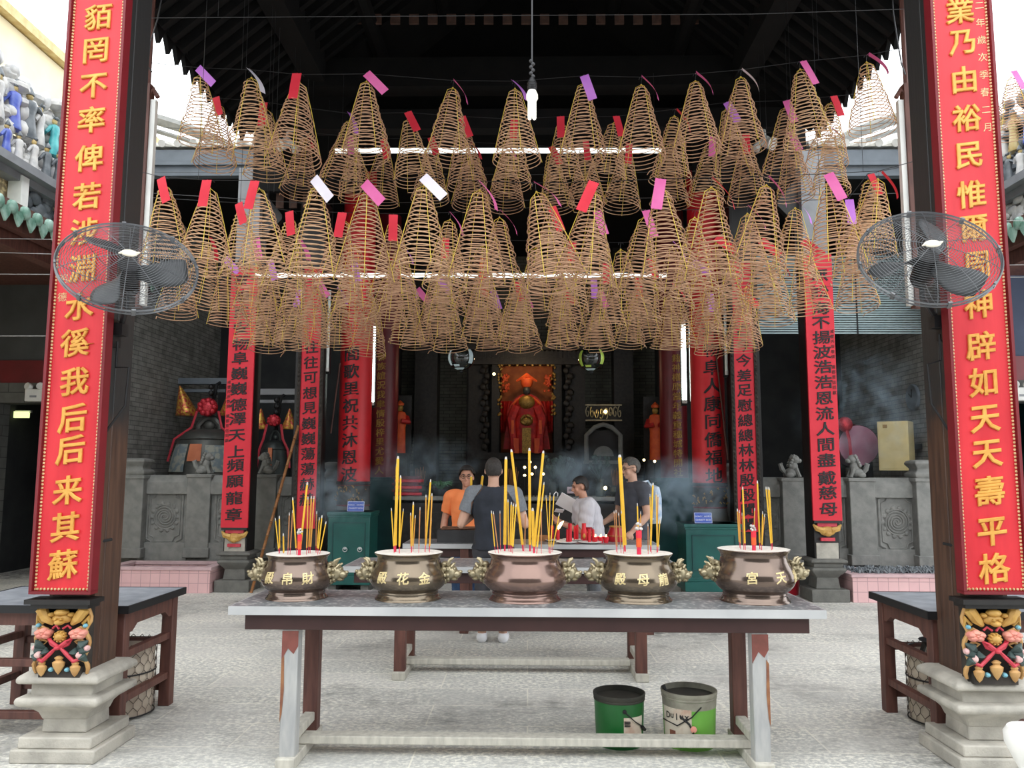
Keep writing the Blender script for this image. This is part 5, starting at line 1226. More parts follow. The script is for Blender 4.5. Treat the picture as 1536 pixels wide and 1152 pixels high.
# slatted bamboo blind on the right
a = P(1150, 395, 11.6); c = P(1381, 496, 11.6); t = thing('slatted_blind', 'pale slatted bamboo blind hanging in the right porch', 'blind', ((a.x+c.x)/2, 11.9, c.z)); w_ = c.x-a.x+.9; h = a.z-c.z+.2
bb = B(); n_ = 34
for i in range(n_): bb.box((0, 0, h*(i+.5)/n_), (w_, .008, h/n_*.62))
part('slats', bb, 'blind_slat', t); bb = B()
for q in (-.42, -.1, .1, .42): bb.box((q*w_, -.01, h/2), (.02, .012, h))
part('cord', bb, 'black_metal', t)
a = P(1321, 632, 11.9); c = P(1371, 706, 11.9); t = thing('wall_cabinet', 'cream metal cabinet on the right porch wall beside the drum', 'cabinet', (5.44, 12.0, c.z)); h = a.z-c.z
bb = B(); cy_ = 0
Mz = Matrix.Rotation(R(-38), 4, 'Z'); bb.box((0, 0, h/2), (.42, .34, h), Mz); part('body', bb, 'cabinet_cream', t, bev=.006); bb = B(); bb.box((0, -.172, h/2), (.38, .006, h-.06), Mz); part('door', bb, 'cabinet_cream', t, bev=.003); bb = B(); bb.box((-.1, -.178, h*.9), (.06, .006, .05), Mz); part('label_plate', bb, 'gold_dull', t)
bb = B(); bb.bar((.1, .1, h*.5), (.42, .1, h*.5), .08); part('bracket', bb, 'black_metal', t)
p = P(1363, 596, 12.2); t = thing('wall_clock', 'round gray wall clock high on the right brick wall', 'clock', (5.83, 12.2, p.z)); bb = B(); Mc = Matrix.Rotation(R(-90), 4, 'Y'); bb.lathe([(.2, 0), (.2, .03), (.18, .04), (.17, .035)], 28, M=Mc); part('rim', bb, 'slate_paint', t); bb = B(); bb.lathe([(.175, .0), (.175, .033), (0, .033)], 28, M=Mc); part('face', bb, 'gray_paint', t); bb = B(); bb.bar((-.04, 0, 0), (-.04, .08, .06), .012); bb.bar((-.04, 0, 0), (-.04, -.02, .12), .012); part('hand', bb, 'black_metal', t)
def emergency(px, py, Y, label):
    p = P(px, py, Y); t = thing('emergency_light', label, 'emergency light', p)
    bb = B(); bb.box((0, 0, -.03), (.26, .1, .18)); part('case', bb, 'white_plastic', t, bev=.012)
    for q in (-1, 1):
        bb = B(); Me = Matrix.Translation((q*.09, -.03, .10)) @ Matrix.Rotation(R(80), 4, 'X') @ Matrix.Rotation(R(q*18), 4, 'Y'); bb.lathe([(0, -.06), (.04, -.05), (.055, .02), (.05, .03), (0, .025)], 14, M=Me); part('lamp_head', bb, 'white_plastic', t)
    bb = B(); bb.box((0, -.052, -.05), (.1, .004, .03)); part('badge', bb, 'gray_paint', t)
emergency(53, 590, 11.6, 'twin head white emergency light over the left doorway')
emergency(1531, 588, 11.1, 'twin head white emergency light over the right doorway')
# little lamp and fretwork screen in the left doorway
p = P(31, 622, 12.5); t = thing('strip_light', 'lit greenish strip light inside the left doorway', 'lamp', p); bb = B(); bb.box((0, 0, 0), (.26, .05, .10)); part('diffuser', bb, 'lamp_green', t); bb = B(); bb.box((0, .03, .05), (.3, .04, .04)); part('housing', bb, 'white_plastic', t)
t = thing('fretwork_screen', 'gray fretwork screen standing in the left doorway', 'screen', (-7.2, 12.2, 0)); bb = B()
for x in (-.25, .25): bb.box((x, 0, 1.25), (.05, .05, 2.5))
for k in range(6):
    z = 2.4-.32*k; bb.bar((-.25, 0, z), (.25, 0, z), .03); bb.bar((-.12 if k % 2 else .1, 0, z), (-.12 if k % 2 else .1, 0, z-.32), .03); bb.bar((.0, 0, z-.16), (.25 if k % 2 else -.25, 0, z-.16), .03)
part('lattice', bb, 'gray_paint', t)

# ================================================================ ceramic figures on the ridges of the side wings
def figurine(x, y, z, h, m, hat, rz, label, grp, s_):
    t = thing('ceramic_figurine', label, 'figurine', (x, y, z), rz, grp)
    bb = B(); bb.lathe([(.17*h, 0), (.18*h, .04*h), (.13*h, .35*h), (.11*h, .5*h), (.15*h, .66*h), (.12*h, .76*h), (.04*h, .8*h)], 12, sy=.75); part('robe', bb, m, t)
    bb = B(); bb.ball((0, -.01, .87*h), (.065*h, .07*h, .085*h), 10, 8); part('head', bb, 'ceramic_ochre', t)
    bb = B(); q = 1 if s_ else -1
    bb.tube([(.14*h, 0, .7*h), (.22*h, -.05*h, .55*h), (.14*h, -.16*h, .52*h)], [.05*h, .045*h, .03*h], 8); bb.tube([(-.14*h, 0, .7*h), (-.24*h, -.03*h, .62*h), (-.26*h, -.1*h, .78*h)], [.05*h, .045*h, .03*h], 8); part('sleeve', bb, m, t)
    bb = B()
    if hat == 0: bb.lathe([(.075*h, .9*h), (.08*h, .93*h), (.05*h, 1.0*h), (.02*h, 1.06*h), (0, 1.07*h)], 10)
    elif hat == 1: bb.ball((0, .02*h, .95*h), (.07*h, .07*h, .05*h), 8, 6); bb.tube([(-.16*h, .03*h, .96*h), (.16*h, .03*h, .96*h)], .015*h, 5)
    else: bb.tube([(-.26*h, -.1*h, .4*h), (-.26*h, -.1*h, 1.15*h)], .012*h, 5); bb.ball((0, .02*h, .96*h), .06*h, 8, 6)
    part('hat', bb, 'ceramic_gray', t)
mats_ = ['ceramic_white', 'ceramic_white', 'ceramic_gray', 'ceramic_teal', 'ceramic_blue', 'ceramic_white', 'ceramic_gray', 'ceramic_ochre', 'ceramic_white']
cols_ = ['white', 'white', 'gray', 'teal', 'blue', 'white', 'gray', 'ochre', 'white']
for s in (-1, 1):
    rn = random.Random(11+s); side = 'left' if s < 0 else 'right'
    n_ = 17
    for i in range(n_):
        k = rn.choice([0, 0, 2, 3, 4, 5, 6, 6, 8, 7] if i % 3 else [0, 2, 6, 8]); y = 8.1+i*.132+rn.uniform(-.03, .03); h = .36+.14*rn.random()
        back = i % 2
        figurine(s*(5.92+.2*back), y, 5.11+.48*back, h*(1.25 if back else 1), mats_[k], rn.randrange(3), s*R(90)+rn.uniform(-.5, .5), '%s glazed figure on the %s wing ridge, %s from the far end' % (cols_[k], side, ['first', 'second', 'third', 'fourth', 'fifth', 'sixth', 'seventh', 'eighth', 'ninth', 'tenth', 'eleventh', 'twelfth', 'thirteenth', 'fourteenth', 'fifteenth', 'sixteenth', 'seventeenth'][n_-1-i]), 'glazed figures on the %s wing ridge' % side, i % 2)
    b = B()
    for i in range(330):
        y = rn.uniform(7.6, 10.25); z = 5.12+rn.random()**1.3*(1.45-.12*(y-7.6)); b.ball((s*(6.25+rn.uniform(-.12, .14)), y, z), (rn.uniform(.06, .13), rn.uniform(.05, .16), rn.uniform(.05, .14)), 7, 5)
    o = part('ridge_rockwork', b, 'ceramic_white' if s < 0 else 'ceramic_gray'); tag(o, 'pale glazed rockwork piled along the ridge of the %s wing' % side, 'ridge ornament')
    b = B()
    for i in range(70):
        y = rn.uniform(9.1, 10.3); z = 4.54+rn.random()*.36; b.ball((s*(6.03+rn.uniform(-.05, .05)), y, z), (.04, rn.uniform(.05, .12), rn.uniform(.04, .1)), 7, 5)
    o = part('ridge_relief', b, 'ceramic_gray' if s < 0 else 'ceramic_white'); tag(o, 'weathered relief figures below the ridge of the %s wing' % side, 'relief')
    y = 9.0; o = part('ridge_pier', B().box((s*5.98, y, 4.74), (.16, .14, .5)), 'white_paint' if s < 0 else 'gray_paint'); tag(o, 'pale painted pier dividing the reliefs of the %s wing' % side, 'pier')
# coils over the right wing, half lost against the sky
p = P(1516, 108, 7.6)
for i, (px, py, sc_) in enumerate(((1516, 108, .8),)):
    t = thing('incense_coil', 'incense coil with pink paper tag outside the right front pillar', 'incense coil', P(px, py, 7.6)); t.scale = (.9,)*3
    part('coil', COILS[2], None, t); part('cord', CORDS[0], None, t); part('hook', HOOK, None, t); part('tag', tag_mesh('tilt', 'pink'), None, t)
# ================================================================ altar hall
ZA = P(800, 745, 12.3).z
t = thing('altar_table', 'long dark stone altar table with a pale front edge across the hall', 'altar', (-.2, 12.65, 0))
bb = B(); bb.box((0, 0, ZA/2-.05), (3.5, .6, ZA-.1)); part('body', bb, 'blackwood', t, bev=.01); bb = B(); bb.box((0, 0, ZA-.03), (3.7, .72, .06)); part('top', bb, 'gray_stone', t, bev=.008)
bb = B()
for k in range(5): bb.box((-1.4+.7*k, -.305, ZA*.5), (.6, .02, ZA*.6)); bb.ball((-1.4+.7*k, -.31, ZA*.5), (.2, .02, .14))
part('relief', bb, 'shrine_wood', t)
def on_altar(px, Y=12.55): p = P(px, 745, Y); return Vector((p.x, Y, ZA))
# shrine with red-robed statue
YS = 15.9; zs0, zs1 = P(790, 678, YS).z, P(790, 545, YS).z; cx = P(790, 600, YS).x; H_ = zs1-zs0
t = thing('shrine', 'dark carved shrine framing an orange canopy behind the altar', 'shrine', (cx, YS+.3, 0))
bb = B(); bb.box((0, .1, (zs0-.1)/2), (2.3, .9, zs0-.1)); bb.box((0, -.2, zs0-.08), (2.0, .5, .12)); part('plinth', bb, 'shrine_wood', t)
bb = B()
for q in (-1, 1):
    bb.box((q*.62, -.1, zs0+H_*.5), (.16, .16, H_+.2)); bb.box((q*.98, .0, zs0+H_*.5), (.4, .1, H_+.3))
    for k in range(16): bb.ball((q*.84+.05*math.sin(k*2.1), -.1, zs0+.1+k*H_/16), (.07, .05, .07), 7, 5)
bb.box((0, -.1, zs1+.12), (2.4, .3, .26)); bb.box((0, -.2, zs1+.32), (2.7, .4, .1))
for k in range(30): bb.box((-1.3+.09*k, -.24, zs1+.2), (.05, .06, .16))
part('carved_frame', bb, 'shrine_wood', t)
bb = B()
rn = random.Random(5)
for q in (-1, 1):
    for k in range(26): z = zs0+H_*(.42+.58*rn.random()); bb.ball((q*(.50+.07*rn.random()), -.2, z), (.025, .02, .028), 6, 4)
for k in range(14): bb.ball((-.5+.077*k, -.2, zs1-.02+.03*(k % 2)), (.03, .02, .03), 6, 4)
part('gilt_beads', bb, 'gold_dull', t)
bb = B(); bb.box((0, .12, zs0+H_*.5), (1.05, .05, H_)); part('backdrop', bb, 'canopy_orange', t, label='orange cloth backdrop')
for q in (-1, 1): bb = B(); bb.grid(lambda u, v: (q*(.52-.24*u+.07*math.sin(v*3)*u), -.12+.05*math.sin(u*14), zs0+H_*(.22+.36*v)), 12, 6); part('curtain', bb, 'robe_red', t, solid=.006)
for q in (-1, 1):
    bb = B()
    for k in range(24): bb.ball((q*(.36+.12*rn.random()), -.16, zs0+H_*(.66+.22*rn.random())), .03, 6, 4)
    part('tassel', bb, 'robe_orange', t)
pl = bpy.data.lights.new('shrine_lamp', 'POINT'); pl.energy = 9; pl.color = (1, .72, .42); pl.shadow_soft_size = .06; po = bpy.data.objects.new('shrine_lamp', pl); po.location = (cx, YS-.75, zs1-.1); COL.objects.link(po)
t = thing('statue', 'seated statue in red and orange robes inside the shrine', 'statue', (cx, YS-.15, zs0-.02))
S_ = H_*.82
bb = B(); bb.lathe([(.30, 0), (.31, .04), (.26, .25*S_), (.27, .42*S_), (.22, .5*S_)], 20, sy=.55); bb.lathe([(.2, .48*S_), (.25, .58*S_), (.22, .70*S_), (.12, .78*S_)], 20, sy=.55); part('robe', bb, 'robe_red', t)
bb = B(); bb.prism([(.40*math.sin(PI*i/16-PI/2)*(1 if i not in (0, 16) else .9), .34*S_+.46*S_*math.cos(PI*i/16-PI/2)**.8) for i in range(17)], -.02, .10); bb.prism([(-.40, .36*S_), (.40, .36*S_), (.46, .05*S_), (-.46, .05*S_)], .0, .1); part('cloak', bb, 'robe_red', t)
bb = B(); bb.tube([(.36*math.sin(PI*i/16-PI/2), -.05, .36*S_+.40*S_*math.cos(PI*i/16-PI/2)**.8) for i in range(17)], .022, 6); part('cloak_trim', bb, 'robe_orange', t)
bb = B(); bb.tube([(-.2, -.06, .62*S_), (-.3, -.1, .45*S_), (-.26, -.14, .2*S_), (-.24, -.14, .0)], [.1, .1, .07, .09], 8); part('sleeve', bb, 'robe_red', t); bb = B(); bb.tube([(.2, -.06, .62*S_), (.3, -.1, .45*S_), (.26, -.14, .2*S_), (.24, -.14, .0)], [.1, .1, .07, .09], 8); part('sleeve', bb, 'robe_red', t)
for q in (-1, 1):
    for c_, d_ in (((q*.2, -.2, .09*S_), (.1, .04, .2*S_)), ((q*.27, -.2, .34*S_), (.05, .03, .18*S_))): part('sash_end', B().box(c_, d_), 'robe_orange', t, label='orange sash end')
bb = B(); bb.box((0, -.17, .16*S_), (.17, .05, .34*S_)); bb.ball((0, -.16, .42*S_), (.13, .06, .09)); bb.ball((0, -.12, .68*S_), (.16, .07, .14))
for k in range(16): a = rn.random()*6.3; bb.ball((.1*math.cos(a), -.2, .44*S_+.08*math.sin(a)), .03, 6, 4)
part('ornament', bb, 'statue_gold', t, label='gilded breast and belt ornaments')
bb = B(); bb.ball((0, -.03, .84*S_), (.075, .08, .095)); bb.ball((0, -.1, .83*S_), (.02, .02, .025), 6, 5); part('head', bb, 'bell_bronze', t)
bb = B(); bb.lathe([(.09, .89*S_), (.12, .93*S_), (.13, 1.0*S_), (.05, 1.04*S_)], 14); bb.tube([(-.2, -.04, .97*S_), (0, -.1, 1.05*S_), (.2, -.04, .97*S_)], [.02, .05, .02], 6); part('crown', bb, 'robe_orange', t)
# side statues
for px, py0, py1, YY, lab in ((599, 603, 680, 15.6, 'slim orange robed statue left of the altar, beside the dark red column'), (984, 606, 690, 15.4, 'slim orange robed statue right of the altar, beside the dark red column')):
    a = P(px, py0, YY); c = P(px, py1, YY); h = a.z-c.z; t = thing('statue', lab, 'statue', c)
    bb = B(); bb.box((0, .05, -.4), (.36, .4, .8)); part('pedestal', bb, 'shrine_wood', t)
    bb = B(); bb.lathe([(.12, 0), (.11, .5*h), (.15, .68*h), (.1, .8*h), (.04, .82*h)], 14, sy=.7); part('robe', bb, 'robe_orange', t); bb = B(); bb.tube([(-.13, 0, .7*h), (-.19, -.1, .6*h), (-.05, -.14, .62*h)], .05, 7); part('sleeve', bb, 'robe_red', t); bb = B(); bb.tube([(.13, 0, .7*h), (.19, -.1, .6*h), (.05, -.14, .62*h)], .05, 7); part('sleeve', bb, 'robe_red', t)
    bb = B(); bb.ball((0, 0, .88*h), (.06, .06, .075)); part('head', bb, 'gold_dull', t); bb = B(); bb.lathe([(.07, .93*h), (.08, .97*h), (0, 1.04*h)], 10); part('crown', bb, 'robe_orange', t)
    bb = B(); bb.box((0, .25, h*.5), (.38, .05, h*1.3)); part('niche', bb, 'shrine_wood', t)
# pilasters and carved panels on the back wall
for px0, px1, lab in ((622, 656, 0), (700, 738, 1), (842, 871, 0), (921, 950, 1)):
    a = P(px0, 600, 16.4); c = P(px1, 600, 16.4); b = B(); b.box(((a.x+c.x)/2, 16.6, 3.3), (c.x-a.x, .5, 6.6)); struct('column_%d' % px0, b, 'shrine_wood').name = 'trim_%d' % (20+[622, 700, 842, 921].index(px0))
a = P(871, 606, 16.2); c = P(933, 632, 16.2); t = thing('gilded_panel', 'gilded openwork panel with a small lit lamp, right of the shrine', 'carved panel', ((a.x+c.x)/2, 16.2, c.z)); w_ = c.x-a.x; h = a.z-c.z
bb = B(); bb.box((0, .05, h/2), (w_, .04, h)); part('backing', bb, 'shrine_wood', t); bb = B()
for k in range(9):
    x = -w_/2+w_*(k+.5)/9
    bb.tube([(x+.045*math.cos(q*.55+k)*(1-q/16), .0, h*.5+h*.38*math.sin(q*.55+k)*(1-q/16)) for q in range(14)], .011, 5)
for z in (.02, h-.02): bb.bar((-w_/2, 0, z), (w_/2, 0, z), .025)
part('scrollwork', bb, 'bronze_pale', t); bb = B(); bb.ball((.08, -.05, h*.55), .035, 10, 8); part('bulb', bb, 'bulb_warm', t)
a = P(880, 636, 15.4); c = P(932, 692, 15.4); t = thing('display_case', 'pale framed case with a fan shaped ornament, right of the shrine', 'display case', ((a.x+c.x)/2, 15.5, c.z)); w_ = c.x-a.x; h = a.z-c.z
bb = B(); bb.tube([(-w_/2, 0, 0), (-w_/2, 0, h*.7), (-w_*.25, 0, h*.92), (0, 0, h), (w_*.25, 0, h*.92), (w_/2, 0, h*.7), (w_/2, 0, 0)], .045, 8); bb.box((0, 0, -.02), (w_*1.15, .4, .07)); part('frame', bb, 'gray_stone', t); bb = B(); bb.box((0, .15, h*.42), (w_*.95, .05, h*.84)); part('back', bb, 'blackwood', t); bb = B(); bb.prism([(w_*.3*math.cos(PI*k/10), h*.14+w_*.3*math.sin(PI*k/10)) for k in range(11)], 0, .03); part('fan', bb, 'gray_stone', t); bb = B(); bb.box((0, .1, -.75), (w_*1.3, .6, 1.4)); part('stand', bb, 'shrine_wood', t)
# glass globe lanterns under the hall beam, reflections painted on as pale patches
for px, py, m, lab in ((692, 537, 'lantern_glint_white', 'dark glass globe lantern with white and blue painted reflections, left of the shrine'), (887, 538, 'lantern_glint_lime', 'dark glass globe lantern with lime and white painted reflections, right of the shrine')):
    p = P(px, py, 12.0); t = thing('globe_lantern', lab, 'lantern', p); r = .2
    bb = B(); bb.ball((0, 0, 0), (r, r, r*.95), 24, 16); part('globe', bb, 'lantern_glass', t)
    sp = lambda a, e: ((r+.004)*math.cos(R(e))*math.sin(R(a)), -(r+.004)*math.cos(R(e))*math.cos(R(a)), (r+.004)*.95*math.sin(R(e)))
    for i, (a0, a1, e0, e1, mm) in enumerate(((-72, -50, -40, 35, m), (-60, 30, -72, -56, 'lantern_glint_white'), (40, 66, -30, 40, m), (-40, -5, -48, -36, 'lantern_glint_white' if px < 700 else m))):
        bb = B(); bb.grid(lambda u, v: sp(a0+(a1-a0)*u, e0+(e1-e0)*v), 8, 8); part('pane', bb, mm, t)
    bb = B(); bb.lathe([(.06, r*.9), (.08, r), (.03, r*1.15)], 14); bb.tube([(0, 0, r), (0, 0, 6.24-p.z)], .01, 6); bb.ball((0, 0, -r*1.02), .03, 8, 6); part('chain', bb, 'black_metal', t)
# small lit bulbs
BUL = [(741, 561, 15.5), (795, 693, 12.3), (787, 701, 12.35), (803, 701, 12.35), (798, 711, 12.3), (815, 711, 12.4), (787, 713, 12.4), (908, 732, 12.4), (982, 692, 13), (966, 690, 12.8)]
for i, (px, py, YY) in enumerate(BUL):
    p = P(px, py, YY); lab = ['small round lamp at the upper left of the shrine', 'topmost small lamp of the cluster on the altar', 'small lamp at the left of the altar cluster', 'small lamp at the upper right of the altar cluster', 'lowest middle lamp of the altar cluster', 'small lamp at the far right of the altar cluster', 'lowest left lamp of the altar cluster', 'small lamp behind the man in charcoal', 'faint lamp near the dark red right column', 'faint lamp left of the dark red right column'][i]
    t = thing('small_lamp', lab, 'lamp', p); bb = B(); bb.ball((0, 0, 0), .028 if i in (0, 7) else .02, 10, 8); part('bulb', bb, 'bulb_warm', t)
    zz = ZA if i not in (0, 8, 9) else 0; bb = B(); bb.tube([(0, 0, -.02), (0, .02, -.06), (0, .02, zz-p.z)] if i else [(0, .02, 0), (0, .5, .0)], .008, 6); part('stem', bb, 'black_metal', t)
# things standing on the altar table
for px, kind, lab in ((612, 'cloth', 'stack of folded red and pink cloths on the left of the altar table'), (660, 'plant', 'small green potted plant on the altar table left of the man in orange'), (830, 'vase', 'dark vase of dim flowers on the altar table'), (845, 'vase', 'second dark vase of dim flowers on the altar table'), (630, 'pot', 'dark incense pot on the left of the altar table'), (770, 'pot', 'dark incense pot in the middle of the altar table'), (900, 'vase', 'tall dark vase at the right of the altar table'), (925, 'pot', 'dark incense pot at the right of the altar table')):
    p = on_altar(px); 
    if kind == 'cloth':
        t = thing('folded_cloth', lab, 'cloth stack', p); bb = B()
        for k in range(6): part('fold', B().box((.02*(-1)**k, 0, .03+.05*k), (.42, .3, .045)), 'tag_red' if k % 2 == 0 else 'dark_red', t, bev=.012)
    elif kind == 'plant':
        t = thing('potted_plant', lab, 'plant', p); bb = B(); bb.lathe([(.08, 0), (.11, .1), (.1, .1), (0, .09)], 14); part('pot', bb, 'black_metal', t); bb = B()
        for k in range(46): q = rn.random()*6.3; e = .12+.1*rn.random(); bb.tube([(0, 0, .09), (e*.6*math.cos(q), e*.6*math.sin(q), .2), (e*math.cos(q), e*math.sin(q), .14+.1*rn.random())], [.01, .022, .004], 5)
        part('foliage', bb, 'plant_green', t)
    elif kind == 'vase':
        t = thing('vase', lab, 'vase', p); bb = B(); bb.lathe([(.06, 0), (.09, .12), (.05, .22), (.07, .27)], 16); part('body', bb, 'bell_dark', t); bb = B()
        for k in range(22): q = rn.random()*6.3; e = .1+.08*rn.random(); bb.tube([(0, 0, .25), (e*math.cos(q), e*math.sin(q)*.6, .42+.2*rn.random())], .004, 4); bb.ball(bb.v[-1], .03, 6, 4)
        part('flower', bb, 'leaf_green', t)
    else:
        t = thing('incense_pot', lab, 'incense pot', p); bb = B(); bb.lathe([(.08, 0), (.12, .08), (.1, .15), (.12, .17), (.1, .16), (0, .15)], 18); part('bowl', bb, 'bell_dark', t); bb = B()
        for k in range(7): bb.tube([(-.05+.016*k, 0, .14), (-.08+.026*k, .0, .42+.05*math.sin(k*3))], .003, 4)
        part('sticks', bb, 'stick_brown', t)
a = P(851, 736, 12.25); t = thing('small_sign', 'small pale mauve sign with three characters on the altar table', 'sign', (P(861, 740, 12.2).x, 12.34, ZA)); bb = B(); bb.box((0, 0, .1), (.19, .01, .1)); part('plate', bb, 'pale_sign', t); bb = B()
for k, ch in enumerate('捐香油'): put_char(bb, ch, -.055+.055*k, .1, .045, -.007, bold=0, depth=.02, slant=0)
part('lettering', bb, 'ink', t, smooth=False); bb = B(); bb.box((0, 0, .025), (.05, .04, .05)); part('stand', bb, 'black_metal', t)

# ================================================================ candles and offerings on the third table
Z3 = .86
def T3(px, py): p = G(px, py, Z3); p.y = min(max(p.y, 8.06), 8.54); q = P(px, py, p.y); return Vector((q.x, p.y, Z3))
for px, py, r, lab in ((834, 812, .11, 'white saucer under the lit red candle'), (850, 815, .11, 'white saucer under the two nearest red candles'), (862, 811, .13, 'white saucer under the pair of red candles farther back'), (885, 815, .12, 'white saucer at the right under two short red candles')):
    p = T3(px, py); t = tag(part('saucer', B().lathe([(r*.6, .0), (r, .014), (r*.98, .018), (r*.6, .008), (0, .008)], 24), 'white_plastic'), lab, 'saucer', 'white saucers on the candle table'); t.location = p
CD = [(837, 811, 795, .018, 1, 'lit red candle with a long flame, leftmost on the candle table'), (828, 810, 788, .016, 0, 'unlit red candle just left of the lit one'), (851, 814, 794, .012, 0, 'short thin red candle at the left of the nearest saucer'), (855, 814, 785, .02, 0, 'thick tall red candle on the nearest saucer'), (862.5, 810, 789, .013, 0, 'left one of the pair of red candles farther back'), (866, 810, 787, .013, 0, 'right one of the pair of red candles farther back'), (884, 814, 794, .016, 0, 'red candle at the left of the right saucer'), (890, 814, 794, .012, 0, 'red candle at the right of the right saucer')]
for px, py, pt, r, lit, lab in CD:
    p = T3(px, py); h = P(px, pt, p.y).z-Z3; p.z += .008; t = thing('candle', lab, 'candle', p)
    bb = B(); bb.lathe([(r, 0), (r, h-.012), (r*.7, h-.008), (0, h-.012)], 12); part('wax', bb, 'candle_red', t); bb = B(); bb.tube([(0, 0, h-.015), (.002, 0, h+.01)], .002, 5); part('wick', bb, 'ink', t)
    if lit: bb = B(); bb.tube([(0, 0, h), (.012, 0, h+.025), (.035, 0, h+.06), (.06, 0, h+.085)], [.006, .016, .014, .002], 8); part('flame', bb, 'flame', t)
p = T3(876, 812); t = thing('candle', 'fat red candle with gold ornament between the saucers', 'candle', p); h = P(876, 785, p.y).z-Z3; bb = B(); bb.lathe([(.03, 0), (.034, h*.3), (.03, h*.6), (.022, h*.7), (.022, h), (0, h)], 14); part('wax', bb, 'candle_red', t); bb = B(); bb.box((.0, -.032, h*.3), (.03, .008, .02), Matrix.Rotation(.0, 4, 'Y')); bb.ball((0, -.03, h*.3), (.012, .01, .03), 6, 5); part('ornament', bb, 'gold_leaf', t)
p = T3(881, 812); t = thing('ornate_jar', 'red jar painted with gold flowers beside the fat candle', 'jar', p+Vector((.02, .05, 0))); bb = B(); bb.lathe([(.035, 0), (.045, .06), (.04, .13), (.03, .14)], 16); part('body', bb, 'jar_red', t); bb = B(); [bb.ball((.043*math.cos(R(-90+k*22)), .043*math.sin(R(-90+k*22)), .06+.03*(k % 2)), .008, 6, 4) for k in range(-3, 4)]; part('flowers', bb, 'gold_leaf', t)
for i, px in enumerate((893, 901, 909)):
    p = T3(px, 814); t = thing('candle_glass', 'small red candle glass with a flame, %s of the three' % ['leftmost', 'middle', 'rightmost'][i], 'candle glass', p, 0, 'lit candle glasses'); bb = B(); bb.lathe([(.022, 0), (.03, .06), (.026, .06), (.02, .01), (0, .01)], 14); part('glass', bb, 'candle_red', t); bb = B(); bb.tube([(0, 0, .03), (0, 0, .05), (.004, 0, .085)], [.004, .012, .001], 7); part('flame', bb, 'flame', t)
p = T3(925, 812); t = thing('ornate_jar', 'wide dark red tub with a gilt rim on the right of the candle table', 'tub', p); bb = B(); bb.lathe([(.09, 0), (.10, .06), (.07, .13), (.075, .15), (.06, .15), (0, .13)], 24); part('body', bb, 'jar_red', t); bb = B(); bb.tube([(.074*math.cos(2*PI*i/24), .074*math.sin(2*PI*i/24), .15) for i in range(24)], .006, 6, closed=True); bb.tube([(.101*math.cos(2*PI*i/24), .101*math.sin(2*PI*i/24), .06) for i in range(24)], .003, 6, closed=True); part('gilt_rim', bb, 'gold_dull', t)
p = T3(812, 811); t = thing('bamboo_tray', 'small woven tray left of the lit candle', 'tray', p); bb = B(); bb.lathe([(.09, 0), (.11, .05), (.105, .05), (.085, .008), (0, .008)], 18); part('weave', bb, 'stick_brown', t)
p = T3(687, 815); a = P(656, 812, 8.2); c = P(718, 812, 8.2); w_ = c.x-a.x; t = thing('incense_box', 'dark gray box filled with incense on the left of the third table', 'box', (p.x, 8.28, Z3)); h = P(687, 795, 8.15).z-Z3
bb = B(); bb.box((0, -.15, h/2), (w_, .015, h)); bb.box((0, .15, h/2), (w_, .015, h)); bb.box((-w_/2, 0, h/2), (.015, .3, h)); bb.box((w_/2, 0, h/2), (.015, .3, h)); bb.box((0, 0, .01), (w_, .3, .02)); part('body', bb, 'box_dark', t); bb = B()
for k in range(40): y = -.12+.24*rn.random(); bb.tube([(-w_*.44, y, h*.85+.04*rn.random()), (w_*.44, y+.03*rn.uniform(-1, 1), h*.85+.04*rn.random())], .006, 5)
part('incense', bb, 'incense_pile', t)

